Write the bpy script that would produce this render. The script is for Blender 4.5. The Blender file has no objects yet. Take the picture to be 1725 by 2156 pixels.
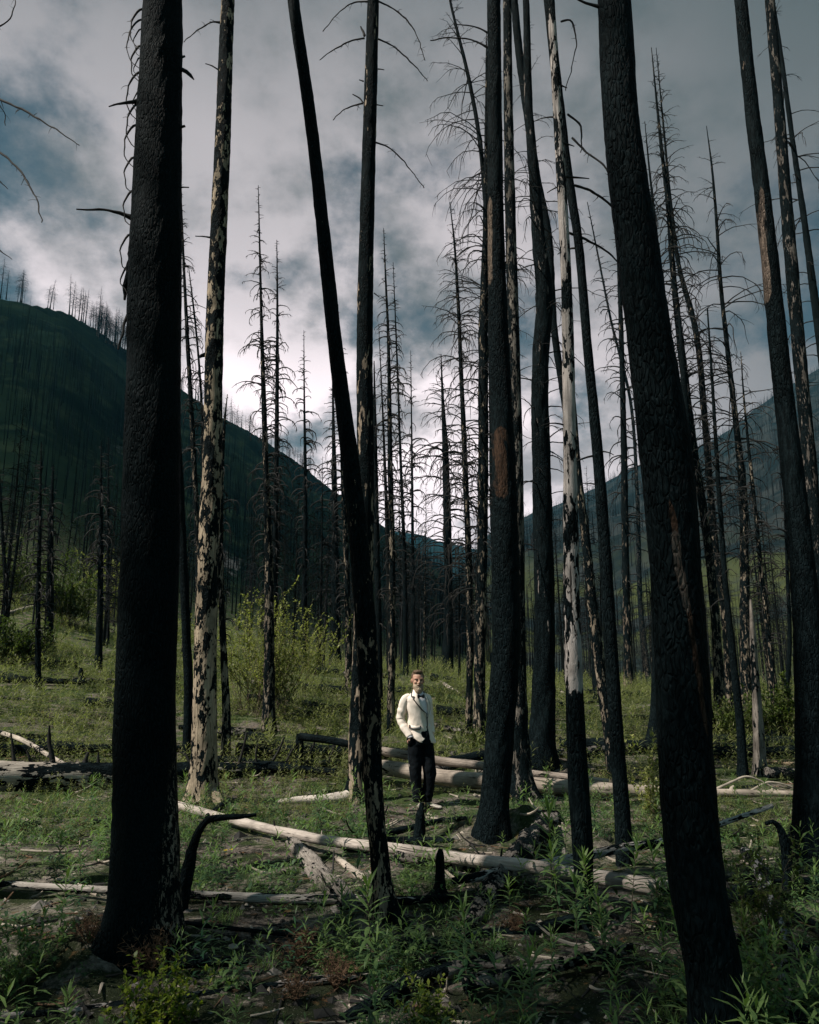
import bpy, bmesh, math, random
import numpy as np
from mathutils import Vector
rnd = random.Random(7)
NR = np.random.RandomState(11)
SC = bpy.context.scene
COL = SC.collection
R = math.radians

# ------------------------------------------------------------------ camera, world, sun
W0, H0, FPX = 1725.0, 2156.0, 1600.0
EYE = 1.8
PITCH = math.atan(342.0 / FPX)
cp, sp = math.cos(PITCH), math.sin(PITCH)
cam_d = bpy.data.cameras.new('camera'); cam = bpy.data.objects.new('camera', cam_d); COL.objects.link(cam)
cam.location = (0, 0, EYE); cam.rotation_euler = (math.pi / 2 + PITCH, 0, 0)
cam_d.sensor_fit = 'HORIZONTAL'; cam_d.sensor_width = 36; cam_d.lens = 36 * FPX / W0
cam_d.clip_start = 0.05; cam_d.clip_end = 30000
SC.camera = cam
SC.view_settings.view_transform = 'Standard'; SC.view_settings.look = 'None'
SC.view_settings.gamma = 1; SC.view_settings.exposure = EXPOSURE = 0.5
SC.cycles.max_bounces = 5; SC.cycles.diffuse_bounces = 3; SC.cycles.glossy_bounces = 2
SC.cycles.transmission_bounces = 2; SC.cycles.volume_bounces = 0; SC.cycles.transparent_max_bounces = 8

SUN_TO = Vector((-0.88, -0.36, 0.0)).normalized() * math.cos(R(49)); SUN_TO.z = math.sin(R(49))
sun_d = bpy.data.lights.new('sun', 'SUN'); sun = bpy.data.objects.new('sun', sun_d); COL.objects.link(sun)
sun.rotation_euler = SUN_TO.to_track_quat('Z', 'Y').to_euler()
sun_d.energy = 4.6; sun_d.angle = R(1.2); sun_d.color = (1.0, 0.92, 0.83)

world = bpy.data.worlds.new('World'); SC.world = world; world.use_nodes = True


class NT:
    """small helper to write node trees"""
    def __init__(s, tree):
        s.t = tree; s.n = tree.nodes; s.l = tree.links
    def new(s, typ, **kw):
        n = s.n.new(typ)
        for k, v in kw.items():
            if k == 'ins':
                for kk, vv in v.items(): s.set(n.inputs[kk], vv)
            else: setattr(n, k, v)
        return n
    def set(s, sock, v):
        if hasattr(v, 'is_output'): s.l.new(v, sock)
        elif isinstance(v, (tuple, list)) and len(v) == 3 and sock.type == 'RGBA': sock.default_value = (*v, 1)
        else: sock.default_value = v
    def math(s, op, a, b=0.0, c=None, clamp=False):
        n = s.n.new('ShaderNodeMath'); n.operation = op; n.use_clamp = clamp
        s.set(n.inputs[0], a); s.set(n.inputs[1], b)
        if c is not None: s.set(n.inputs[2], c)
        return n.outputs[0]
    def vmath(s, op, a, b=(0, 0, 0)):
        n = s.n.new('ShaderNodeVectorMath'); n.operation = op
        s.set(n.inputs[0], a); s.set(n.inputs[1], b); return n.outputs[0]
    def noise(s, vec, scale, detail=4, rough=0.55, dist=0.0, dim='3D'):
        n = s.n.new('ShaderNodeTexNoise'); n.noise_dimensions = dim
        s.set(n.inputs['Vector'], vec); n.inputs['Scale'].default_value = scale
        n.inputs['Detail'].default_value = detail; n.inputs['Roughness'].default_value = rough
        n.inputs['Distortion'].default_value = dist
        return n.outputs['Fac']
    def ramp(s, fac, lo, hi, a=0.0, b=1.0, smooth=True):
        n = s.n.new('ShaderNodeMapRange'); n.interpolation_type = 'SMOOTHSTEP' if smooth else 'LINEAR'
        s.set(n.inputs[0], fac); s.set(n.inputs[1], lo); s.set(n.inputs[2], hi); s.set(n.inputs[3], a); s.set(n.inputs[4], b)
        return n.outputs[0]
    def mix(s, fac, a, b, blend='MIX'):
        n = s.n.new('ShaderNodeMix'); n.data_type = 'RGBA'; n.blend_type = blend
        s.set(n.inputs[0], fac); s.set(n.inputs[6], a); s.set(n.inputs[7], b); return n.outputs[2]
    def bump(s, h, dist, strength=1.0):
        n = s.n.new('ShaderNodeBump'); s.set(n.inputs['Strength'], strength)
        n.inputs['Distance'].default_value = dist; s.set(n.inputs['Height'], h); return n.outputs[0]


def build_world():
    nt = NT(world.node_tree); nt.n.clear()
    out = nt.new('ShaderNodeOutputWorld')
    sky = nt.new('ShaderNodeTexSky'); sky.sky_type = 'NISHITA'; sky.sun_disc = False
    sky.sun_elevation = R(49); sky.sun_rotation = math.atan2(SUN_TO.x, SUN_TO.y)
    bg1 = nt.new('ShaderNodeBackground', ins={'Strength': 0.036})
    skyc = nt.mix(0.5, sky.outputs[0], (0.85, 1.0, 0.56), 'MULTIPLY'); nt.set(bg1.inputs[0], skyc)
    tc = nt.new('ShaderNodeTexCoord'); d = tc.outputs['Generated']
    sep = nt.new('ShaderNodeSeparateXYZ', ins={0: d})
    z = nt.math('ADD', nt.math('MAXIMUM', sep.outputs[2], 0.0), 0.5)
    px = nt.math('DIVIDE', sep.outputs[0], z); py = nt.math('DIVIDE', sep.outputs[1], z)
    cv = nt.new('ShaderNodeCombineXYZ', ins={0: px, 1: py, 2: 0.37}).outputs[0]
    big = nt.noise(cv, 2.6, 8, 0.58, 0.0)
    shade = nt.noise(nt.vmath('ADD', cv, (3.1, 1.7, 5.0)), 5.0, 8, 0.58, 0.05)
    wide = nt.noise(nt.vmath('ADD', cv, (9.1, 4.7, 2.0)), 1.3, 4, 0.5, 0.2)
    # coverage of cloud: almost closed, some deep teal gaps, none low over the valley
    cover = nt.ramp(nt.math('ADD', big, nt.math('ADD', nt.ramp(sep.outputs[2], .15, .50, .12, 0.0), nt.ramp(sep.outputs[0], -.25, .0, -.015, .0))), 0.40, 0.52)
    # the cloud deck is thin and bright low over the valley, thick overhead and towards the side away from the sun
    low = nt.math('POWER', nt.ramp(sep.outputs[2], 0.20, 0.78, 1.0, 0.14, smooth=False), 1.45)
    side = nt.ramp(sep.outputs[0], -0.02, 0.50, 1.0, 0.36)
    sh = nt.ramp(nt.math('ADD', nt.math('MULTIPLY', shade, .7), nt.math('MULTIPLY', big, .3)), 0.38, 0.58, 0.24, 1.3)
    sh = nt.mix(side, (.95, .95, .95), sh)          # even veil away from the sun
    lum = nt.math('MULTIPLY', nt.math('MULTIPLY', low, nt.ramp(side, .36, 1, .30, 1)), sh)
    lum = nt.math('MULTIPLY', lum, nt.ramp(wide, 0.35, 0.65, 0.82, 1.22))
    dark = (0.018, 0.044, 0.046); bright = (1.0, 0.875, 0.90)
    cc = nt.mix(nt.math('MINIMUM', lum, 1.25), dark, bright)
    # overhead and behind the viewer the deck is thick and teal grey
    rear = nt.math('MAXIMUM', nt.ramp(sep.outputs[2], .70, .95), nt.ramp(sep.outputs[1], .15, -.25))
    cc = nt.mix(rear, cc, (0.11, 0.19, 0.215))
    bg2 = nt.new('ShaderNodeBackground', ins={'Strength': 1.0}); nt.set(bg2.inputs[0], cc)
    ms = nt.new('ShaderNodeMixShader'); nt.set(ms.inputs[0], cover)
    nt.l.new(bg1.outputs[0], ms.inputs[1]); nt.l.new(bg2.outputs[0], ms.inputs[2])
    nt.l.new(ms.outputs[0], out.inputs[0])
build_world()

# ------------------------------------------------------------------ pixels of the 1725 x 2156 view -> directions
def raydir(u, v):
    a = (u - W0 / 2) / FPX; b = (H0 / 2 - v) / FPX
    return np.array([a, cp - b * sp, sp + b * cp])
def at_y(u, v, Y):
    d = raydir(u, v); return np.array([0, 0, EYE]) + d * (Y / d[1])
def cam_depth(P):
    return P[1] * cp + (P[2] - EYE) * sp

# ------------------------------------------------------------------ numpy value noise
def _h(ix, iy, s):
    n = (ix * 374761393 + iy * 668265263 + s * 974711) & 0xffffffff
    n = ((n ^ (n >> 13)) * 1274126177) & 0xffffffff
    return ((n ^ (n >> 16)) & 0xffff) / 65535.0
def vnoise(x, y, s=0):
    x = np.asarray(x, float); y = np.asarray(y, float)
    ix = np.floor(x).astype(np.int64); iy = np.floor(y).astype(np.int64)
    fx = x - ix; fy = y - iy; fx = fx * fx * (3 - 2 * fx); fy = fy * fy * (3 - 2 * fy)
    a = _h(ix, iy, s); b = _h(ix + 1, iy, s); c = _h(ix, iy + 1, s); d = _h(ix + 1, iy + 1, s)
    return (a + (b - a) * fx) * (1 - fy) + (c + (d - c) * fx) * fy - 0.5
def fbm(x, y, o=4, s=0, g=0.5):
    t = 0; a = 1.0
    for k in range(o):
        t = t + a * vnoise(x * 2 ** k + 17.3 * k, y * 2 ** k - 9.1 * k, s + k); a *= g
    return t

# ------------------------------------------------------------------ terrain height
GR = np.array([0, 6, 12, 18, 25, 40, 60, 90, 150, 6000.])
GU = np.array([-3000, 0, 430, 862, 1300, 1725, 5000.])
GT = np.array([
    [0, 0, .10, .60, 1.3, 3.4, 7.5, 14.5, 30, 30],
    [0, 0, .10, .55, 1.2, 3.2, 7.2, 13.5, 26, 26],
    [0, 0, .05, .40, 1.0, 2.5, 4.6, 7.0, 8, 8],
    [0, 0, .00, .30, .85, 1.7, 2.1, 1.6, 0, 0],
    [0, 0, .00, .20, .50, 1.0, 0.9, -.2, -4, -4],
    [0, 0, .00, .18, .40, .85, 0.7, -1, -6, -6],
    [0, 0, .00, .18, .40, .85, 0.7, -1, -6, -6]])
def bilin(u, r):
    iu = np.clip(np.searchsorted(GU, u) - 1, 0, len(GU) - 2); ir = np.clip(np.searchsorted(GR, r) - 1, 0, len(GR) - 2)
    fu = np.clip((u - GU[iu]) / (GU[iu + 1] - GU[iu]), 0, 1); fr = np.clip((r - GR[ir]) / (GR[ir + 1] - GR[ir]), 0, 1)
    fu = fu * fu * (3 - 2 * fu)
    return (GT[iu, ir] * (1 - fu) + GT[iu + 1, ir] * fu) * (1 - fr) + (GT[iu, ir + 1] * (1 - fu) + GT[iu + 1, ir + 1] * fu) * fr
def sky_table(pts):
    az = []; el = []
    for u, v in pts:
        d = raydir(u, v); az.append(math.atan2(d[0], d[1])); el.append(d[2] / math.hypot(d[0], d[1]))
    return np.array(az), np.array(el)
RIDGES = [  # skyline points, distance at those points, where the slope starts
    (sky_table([(-900, 900), (-300, 640), (0, 618), (60, 630), (140, 653), (200, 692), (270, 745), (380, 822), (480, 882), (600, 950), (700, 1035), (780, 1088), (862, 1152), (922, 1190), (985, 1265), (1060, 1360), (1120, 1430), (1300, 1600)]),
     ([-1.2, -0.5, -0.28, 0.0, 0.2], [330, 400, 470, 700, 1000]), 100.0, 1.12),
    (sky_table([(700, 1500), (900, 1330), (960, 1215), (1030, 1125), (1097, 1092), (1172, 1066), (1237, 1036), (1287, 1011), (1332, 986), (1502, 930), (1557, 888), (1587, 862), (1632, 833), (1725, 778), (2000, 620), (2800, 500)]),
     ([-0.2, 0.8], [1500, 1700]), 150.0, 1.05),
    (sky_table([(500, 1200), (780, 1112), (872, 1122), (912, 1135), (977, 1152), (1030, 1160), (1120, 1180), (1400, 1300)]),
     ([-0.2, 0.8], [3000, 3000]), 1900.0, 1.0)]
MOUNDS = []
def zT(x, y):
    x = np.asarray(x, float); y = np.asarray(y, float)
    r = np.hypot(x, y) + 1e-6; az = np.arctan2(x, y)
    azc = np.clip(az, -1.25, 1.25)
    u = W0 / 2 + FPX * np.tan(azc) / cp
    g = bilin(u, r) * np.where(y < 0, np.clip(1 + y / 60, 0, 1), 1)
    z = g
    back = np.clip((1.9 - np.abs(az)) / 0.5, 0, 1)
    for (taz, tel), (da, dd), r0, pw in RIDGES:
        D = np.interp(azc, da, dd); el = np.interp(azc, taz, tel)
        top = EYE + D * el
        t = np.clip((r - r0) / (D - r0), 0, 1); fall = np.clip((r - D) / (D * 0.9), 0, 1)
        base = bilin(u, np.full_like(r, r0))
        hh = base + (top - base) * t ** pw - fall * (top - base) * 0.9
        rough = fbm(x / 60, y / 60, 5, 40) * np.clip((r - r0) / 200, 0, 1) * np.where(np.abs(r - D) < 1e9, 1, 1)
        amp = np.minimum(22, D * 0.030) * (0.35 + 0.65 * np.clip(np.abs(D - r) / (0.25 * D), 0, 1))
        hh = hh + rough * amp
        z = np.maximum(z, np.where(r > r0, hh * back + z * (1 - back), -1e9))
    n = fbm(x / 2.3, y / 2.3, 3, 3) * 0.16 + fbm(x / 0.55, y / 0.55, 3, 9) * 0.05 * np.clip(14 / r, 0.3, 1) + fbm(x / 9, y / 9, 2, 21) * 0.3 * np.clip((r - 9) / 20, 0, 1)
    z = z + n * np.clip(r / 3, 0.3, 1)
    for mx, my, rad, hgt, sx in MOUNDS:
        q = ((x - mx) / sx) ** 2 + (y - my) ** 2
        z = z + hgt * np.exp(-q / (rad * rad)) * (1 + 0.35 * fbm(x * 4, y * 4, 3, 77))
    return z
def ground_at(u, v, rmin=2.0, rmax=900):
    """first crossing of the view ray with the terrain"""
    d = raydir(u, v); ts = np.geomspace(rmin, rmax, 1500)
    P = np.array([0, 0, EYE])[None] + d[None] * ts[:, None]
    below = P[:, 2] < zT(P[:, 0], P[:, 1])
    if not below.any(): i = len(ts) - 1
    else: i = int(np.argmax(below))
    return P[i]
_p = ground_at(1085, 1800); MOUNDS.append((_p[0], _p[1] + .35, .55, .34, 1.25))
_p = ground_at(1215, 1800); MOUNDS.append((_p[0], _p[1] + .3, .45, .20, 1.0))
_p = ground_at(1125, 1635); MOUNDS.append((_p[0], _p[1] + .3, .7, .30, 1.6))
_p = ground_at(940, 1490); MOUNDS.append((_p[0], _p[1] + .3, 1.2, .35, 1.3))
_p = ground_at(180, 1990); MOUNDS.append((_p[0], _p[1], .5, .15, 1.3))

# ------------------------------------------------------------------ mesh helper
class MB:
    def __init__(s): s.V = []; s.F = []; s.n = 0; s.A = []
    def add(s, V, F, mat=0, attr=0.0):
        V = np.asarray(V, float).reshape(-1, 3); F = np.asarray(F, np.int64)
        s.V.append(V); s.F.append((F + s.n, mat)); s.n += len(V)
        s.A.append(np.broadcast_to(np.asarray(attr, float), (len(V),)))
    def build(s, name, mats, parent=None, loc=(0, 0, 0), smooth=True, origin=None, attr=False):
        me = bpy.data.meshes.new(name)
        V = np.concatenate(s.V)
        if origin is not None: V = V - np.asarray(origin)[None]
        loops = np.concatenate([f.ravel() for f, _ in s.F])
        tot = np.concatenate([np.full(len(f), f.shape[1]) for f, _ in s.F])
        mi = np.concatenate([np.full(len(f), m) for f, m in s.F])
        st = np.concatenate([[0], np.cumsum(tot)[:-1]])
        me.vertices.add(len(V)); me.vertices.foreach_set('co', V.astype(np.float32).ravel())
        me.loops.add(len(loops)); me.loops.foreach_set('vertex_index', loops.astype(np.int32))
        me.polygons.add(len(tot)); me.polygons.foreach_set('loop_start', st.astype(np.int32))
        me.polygons.foreach_set('loop_total', tot.astype(np.int32))
        me.polygons.foreach_set('material_index', mi.astype(np.int32))
        me.polygons.foreach_set('use_smooth', np.full(len(tot), smooth))
        for m in (mats if isinstance(mats, (list, tuple)) else [mats]): me.materials.append(m)
        if attr:
            a = me.attributes.new('tint', 'FLOAT', 'POINT'); a.data.foreach_set('value', np.concatenate(s.A).astype(np.float32))
        me.update(calc_edges=True); me.validate()
        o = bpy.data.objects.new(name, me); COL.objects.link(o)
        if parent is not None: o.parent = parent
        o.location = loc
        return o
def tag(o, label=None, cat=None, group=None, kind=None):
    if label: o['label'] = label
    if cat: o['category'] = cat
    if group: o['group'] = group
    if kind: o['kind'] = kind
    return o
def empty(name, loc):
    o = bpy.data.objects.new(name, None); COL.objects.link(o); o.location = loc; o.empty_display_size = .1; return o

def ring_faces(n, s):
    i = np.arange(n - 1)[:, None] * s; j = np.arange(s)[None]; k = (j + 1) % s
    return np.stack([i + j, i + k, i + s + k, i + s + j], -1).reshape(-1, 4)
def tube(mb, P, Rr, sides=8, mat=0, rough=0.0, seed=0, lobes=None, cap=True, attr=0.0, squash=1.0):
    """one tube through P; lobes = array per ring of root flare amount; rough = relative radius noise"""
    P = np.asarray(P, float); Rr = np.asarray(Rr, float); n = len(P)
    T = np.gradient(P, axis=0); T /= np.linalg.norm(T, axis=1)[:, None] + 1e-12
    ref = np.array([0, 1, 0.]) if abs(T[:, 1]).mean() < 0.7 else np.array([0, 0, 1.])
    N = np.zeros_like(P); a = ref - T[0] * (ref @ T[0]); a /= np.linalg.norm(a); N[0] = a
    for i in range(1, n):
        a = N[i - 1] - T[i] * (N[i - 1] @ T[i]); N[i] = a / (np.linalg.norm(a) + 1e-12)
    B = np.cross(T, N)
    th = np.arange(sides) / sides * 2 * math.pi
    rr = np.repeat(Rr[:, None], sides, 1)
    if rough:
        s = np.concatenate([[0], np.cumsum(np.linalg.norm(np.diff(P, axis=0), axis=1))])
        circ = np.minimum(th, 2 * math.pi - th)
        A = th[None] * 1.0 + 0 * s[:, None]; S = s[:, None] + 0 * th[None]
        sc = 1.6 / max(Rr.mean(), .02)
        n1 = fbm(np.cos(A) * 2.2 + seed, S * sc * .22 + np.sin(A) * 2.2, 3, seed % 97)
        n2 = fbm(np.cos(A) * 6 + seed, S * sc * 1.1 + np.sin(A) * 6, 2, seed % 89 + 5)
        rr = rr * (1 + rough * (n1 * 1.2 + n2 * 0.7))
    if lobes is not None:
        k = 5; ph = seed * 1.7
        lob = (0.55 + 0.45 * np.cos(k * th + ph)) * (1 + 0.35 * np.cos(2 * th + ph * 2))
        rr = rr * (1 + lobes[:, None] * lob[None])
    V = P[:, None] + rr[..., None] * (np.cos(th)[None, :, None] * N[:, None] + squash * np.sin(th)[None, :, None] * B[:, None])
    F = ring_faces(n, sides)
    mb.add(V.reshape(-1, 3), F, mat, attr)
    if cap:
        for idx in (0, n - 1):
            V2 = np.concatenate([V[idx], P[idx][None]])
            j = np.arange(sides); k = (j + 1) % sides
            t = np.stack([j, k, np.full(sides, sides)], 1)
            if idx == 0: t = t[:, ::-1]
            mb.add(V2, t, mat, attr)
def tubes(mb, P, Rr, N1, sides=3, mat=0):
    """many planar tubes at once: P (B,n,3), Rr (B,n), N1 (B,3) normal of each tube's plane"""
    Bn, n, _ = P.shape
    T = np.gradient(P, axis=1); T /= np.linalg.norm(T, axis=2)[..., None] + 1e-12
    n1 = np.repeat(N1[:, None], n, 1); n2 = np.cross(T, n1)
    th = np.arange(sides) / sides * 2 * math.pi
    V = P[:, :, None] + Rr[:, :, None, None] * (np.cos(th)[None, None, :, None] * n1[:, :, None] + np.sin(th)[None, None, :, None] * n2[:, :, None])
    F = ring_faces(n, sides)[None] + (np.arange(Bn) * n * sides)[:, None, None]
    mb.add(V.reshape(-1, 3), F.reshape(-1, 4), mat)
def arcs(S, az, e0, e1, L, n=7, pw=1.0):
    """planar arcs from S (B,3), heading az, elevation e0 -> e1 along the length"""
    Bn = len(S); s = np.linspace(0, 1, n)
    e = e0[:, None] + (e1 - e0)[:, None] * s[None] ** pw
    ds = (L / (n - 1))[:, None]
    em = (e[:, 1:] + e[:, :-1]) / 2
    h = np.concatenate([np.zeros((Bn, 1)), np.cumsum(np.cos(em) * ds, 1)], 1)
    v = np.concatenate([np.zeros((Bn, 1)), np.cumsum(np.sin(em) * ds, 1)], 1)
    P = np.stack([S[:, :1] + h * np.sin(az)[:, None], S[:, 1:2] + h * np.cos(az)[:, None], S[:, 2:] + v], -1)
    N1 = np.stack([np.cos(az), -np.sin(az), 0 * az], -1)
    return P, N1
def resample(P, Rr, step):
    P = np.asarray(P, float); Rr = np.asarray(Rr, float)
    s = np.concatenate([[0], np.cumsum(np.linalg.norm(np.diff(P, axis=0), axis=1))])
    n = max(3, int(s[-1] / step) + 1); q = np.linspace(0, s[-1], n)
    # smooth piecewise cubic (Catmull-like, via np.interp of tangents)
    m = np.gradient(P, s, axis=0) if len(P) > 2 else np.repeat((P[1:] - P[:1]) / s[-1], len(P), 0)
    i = np.clip(np.searchsorted(s, q) - 1, 0, len(s) - 2); h = s[i + 1] - s[i]; t = (q - s[i]) / h
    t2 = t * t; t3 = t2 * t
    out = ((2 * t3 - 3 * t2 + 1)[:, None] * P[i] + ((t3 - 2 * t2 + t) * h)[:, None] * m[i]
           + (-2 * t3 + 3 * t2)[:, None] * P[i + 1] + ((t3 - t2) * h)[:, None] * m[i + 1])
    return out, np.interp(q, s, Rr)

# ------------------------------------------------------------------ materials
def new_mat(name):
    m = bpy.data.materials.new(name); m.use_nodes = True; nt = NT(m.node_tree)
    b = nt.n['Principled BSDF']; b.inputs['Roughness'].default_value = 0.9
    b.inputs['Specular IOR Level'].default_value = 0.2
    return m, nt, b
def bark_mat(name, lo=0.60, hi=0.60, zlo=0, zhi=6, scale=8.0, stretch=0.4, wood=(.34, .26, .18), wood2=None, scar=None, char=(.0026, .0052, .0060), bump=0.012, blacklow=None, side=None):
    """charred bark with bare wood showing where noise > threshold (lo at height zlo, hi at zhi)"""
    m, nt, b = new_mat(name)
    tc = nt.new('ShaderNodeTexCoord').outputs['Object']
    oi = nt.new('ShaderNodeObjectInfo').outputs['Random']
    sep = nt.new('ShaderNodeSeparateXYZ', ins={0: tc})
    off = nt.new('ShaderNodeCombineXYZ', ins={0: nt.math('MULTIPLY', oi, 37.0), 1: nt.math('MULTIPLY', oi, 91.0), 2: nt.math('MULTIPLY', oi, 13.0)}).outputs[0]
    p = nt.vmath('ADD', nt.vmath('MULTIPLY', tc, (1, 1, stretch)), off)
    n1 = nt.noise(p, scale, 5, 0.62, 0.4)
    n2 = nt.noise(p, scale * 4.5, 3, 0.6, 0.2)
    nn = nt.math('ADD', nt.math('MULTIPLY', n1, 0.68), nt.math('MULTIPLY', n2, 0.32))
    th = nt.ramp(sep.outputs[2], zlo, zhi, lo, hi, smooth=False)
    mask = nt.ramp(nt.math('SUBTRACT', nn, th), 0.0, 0.012)
    if side is not None: mask = nt.math('MULTIPLY', mask, nt.ramp(nt.math('ADD', sep.outputs[0], nt.math('MULTIPLY', n2, .06)), side, side + .03))
    if blacklow is not None:      # height below which the wood is burnt on one side
        z0, x0, z1 = blacklow
        wob = nt.math('MULTIPLY', nt.math('SUBTRACT', n1, 0.5), 0.7)
        zz_ = nt.math('ADD', sep.outputs[2], wob)
        side = nt.math('SUBTRACT', 1.0, nt.ramp(nt.math('ADD', sep.outputs[0], nt.math('MULTIPLY', nt.math('SUBTRACT', n1, .5), .12)), x0, x0 + 0.012))
        keep = nt.math('MULTIPLY', nt.math('MAXIMUM', nt.ramp(zz_, z0, z0 + .03), side), nt.ramp(zz_, z1, z1 + .04))
        mask = nt.math('MULTIPLY', mask, keep)
    fine = nt.noise(nt.vmath('MULTIPLY', tc, (60, 60, 3)), 1.0, 4, 0.6)
    blot = nt.noise(nt.vmath('ADD', tc, off), 3.0, 4, 0.6)
    w2 = wood2 or tuple(c * 0.55 for c in wood)
    wc = nt.mix(nt.ramp(fine, 0.35, 0.65), w2, wood)
    wc = nt.mix(nt.ramp(blot, 0.40, 0.70), wc, tuple(c * 0.42 for c in wood))
    crack = nt.noise(nt.vmath('MULTIPLY', p, (40, 40, 2.2)), 1.0, 3, 0.6, 0.3)
    wc = nt.mix(nt.ramp(crack, .60, .66), wc, tuple(c * .12 for c in wood))
    cc = nt.mix(nt.ramp(n2, 0.42, 0.62), char, tuple(c * 2.2 + .001 for c in char))
    if scar:
        for (x0, z0, x1, z1, w, colr) in scar:
            t = nt.math('DIVIDE', nt.math('SUBTRACT', sep.outputs[2], z0), z1 - z0)
            xx = nt.math('ADD', x0, nt.math('MULTIPLY', t, x1 - x0))
            dd = nt.math('ABSOLUTE', nt.math('SUBTRACT', nt.math('ADD', sep.outputs[0], nt.math('MULTIPLY', nt.math('SUBTRACT', n1, .5), w * 2.6)), xx))
            tt = nt.math('MULTIPLY', nt.math('MULTIPLY', t, nt.math('SUBTRACT', 1.0, t)), 4.0)   # 0 at the ends
            s = nt.math('MULTIPLY', nt.ramp(nt.math('SUBTRACT', nt.math('MULTIPLY', nt.ramp(tt, 0.0, 0.35), w), dd), 0.0, w * 0.35), nt.ramp(n2, .30, .55, .25, 1.0))
            s = nt.math('MULTIPLY', s, nt.math('LESS_THAN', sep.outputs[1], 0.05))
            sc_c = nt.mix(nt.ramp(fine, 0.35, 0.65), tuple(c * .5 for c in colr), colr)
            cc = nt.mix(s, cc, sc_c)
    nt.set(b.inputs['Roughness'], nt.ramp(mask, 0, 1, 0.7, 0.85)); b.inputs['Specular IOR Level'].default_value = .03
    vor = nt.new('ShaderNodeTexVoronoi', feature='DISTANCE_TO_EDGE'); vor.inputs['Scale'].default_value = 1.0
    wrp = nt.new('ShaderNodeTexNoise', ins={'Vector': tc, 'Scale': 9.0}).outputs['Color']
    nt.set(vor.inputs['Vector'], nt.vmath('ADD', nt.vmath('MULTIPLY', tc, (46, 46, 13)), nt.vmath('MULTIPLY', wrp, (1.6, 1.6, 1.6))))
    fis = nt.math('ADD', nt.math('MULTIPLY', nt.noise(nt.vmath('MULTIPLY', tc, (22, 22, 5)), 1.0, 5, 0.7, 0.8), .7), nt.math('MULTIPLY', nt.ramp(vor.outputs['Distance'], 0.0, 0.22, 0.0, 0.8), nt.ramp(nt.noise(tc, 1.7, 3, .6), .38, .60, .15, 1.0)))
    cc = nt.mix(nt.ramp(vor.outputs['Distance'], 0.10, 0.35, 0.0, 0.2), cc, tuple(c * 2.2 + .001 for c in char))
    nt.set(b.inputs['Base Color'], nt.mix(mask, cc, wc))
    hgt = nt.math('ADD', nt.math('MULTIPLY', nt.math('MULTIPLY', fis, nt.math('SUBTRACT', 1.15, mask)), 1.0), nt.math('ADD', nt.math('MULTIPLY', mask, -0.25), nt.math('MULTIPLY', fine, 0.07)))
    nt.set(b.inputs['Normal'], nt.bump(hgt, bump * 1.6, 0.9))
    return m
def plain_mat(name, col, rough=0.8, spec=0.3, var=0.0, vs=20, bump=0.0):
    m, nt, b = new_mat(name); b.inputs['Roughness'].default_value = rough; b.inputs['Specular IOR Level'].default_value = spec
    tc = nt.new('ShaderNodeTexCoord').outputs['Object']
    n = nt.noise(tc, vs, 4, 0.6)
    if var: nt.set(b.inputs['Base Color'], nt.mix(nt.ramp(n, .3, .7), tuple(c * (1 - var) for c in col), tuple(min(1, c * (1 + var)) for c in col)))
    else: b.inputs['Base Color'].default_value = (*col, 1)
    if bump: nt.set(b.inputs['Normal'], nt.bump(n, bump, 0.8))
    return m
def leaf_mat(name, a, bcol, dry=None, trans=0.45):
    m = bpy.data.materials.new(name); m.use_nodes = True; nt = NT(m.node_tree); nt.n.clear()
    out = nt.new('ShaderNodeOutputMaterial')
    geo = nt.new('ShaderNodeNewGeometry').outputs['Position']
    at = nt.new('ShaderNodeAttribute', attribute_name='tint').outputs['Fac']
    oi = nt.new('ShaderNodeObjectInfo').outputs['Random']
    n = nt.noise(geo, 0.9, 3, 0.6); n2 = nt.noise(geo, 26.0, 2, 0.5)
    f = nt.math('ADD', nt.math('MULTIPLY', n, 0.5), nt.math('ADD', nt.math('MULTIPLY', n2, 0.35), nt.math('ADD', nt.math('MULTIPLY', at, 0.45), nt.math('MULTIPLY', oi, 0.15))))
    c = nt.mix(nt.ramp(f, 0.35, 0.95), a, bcol)
    if dry: c = nt.mix(nt.ramp(nt.noise(geo, 3.3, 3, 0.7), 0.60, 0.70), c, dry)
    d = nt.new('ShaderNodeBsdfPrincipled', ins={'Base Color': c, 'Roughness': 0.5, 'Specular IOR Level': 0.3})
    t = nt.new('ShaderNodeBsdfTranslucent', ins={0: nt.mix(1.0, c, (1.0, 1.15, 0.55), 'MULTIPLY')})
    ms = nt.new('ShaderNodeMixShader', ins={0: trans}); nt.l.new(d.outputs[0], ms.inputs[1]); nt.l.new(t.outputs[0], ms.inputs[2])
    nt.l.new(ms.outputs[0], out.inputs[0])
    return m

BLACK = bark_mat('charred bark', 0.685, 0.70, 0, 6, 11, .35, wood=(.22, .17, .12))
FLECK = bark_mat('charred bark with pale flecks', 0.575, 0.70, 0.5, 5.0, 15, .30, wood=(.34, .27, .20))
FLECKHI = bark_mat('charred bark flecked all the way up', 0.525, 0.585, 0, 12, 12, .28, wood=(.30, .25, .19))
PATCHY = bark_mat('half peeled bark', 0.470, 0.545, 0, 8, 6.5, .42, wood=(.44, .36, .26), wood2=(.24, .19, .14))
PATCHUP = bark_mat('bark peeled in the upper trunk', 0.66, 0.51, 1.0, 9, 6, .33, wood=(.33, .27, .21))
PALE = bark_mat('bare grey wood', 0.44, 0.46, 0, 9, 6, .3, wood=(.26, .23, .20))
TWIG = plain_mat('charred twig', (.016, .016, .015), .75, .2, .5, 6)
TWIGPALE = plain_mat('bleached twig', (.30, .26, .21), .8, .3, .3, 6)
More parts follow.
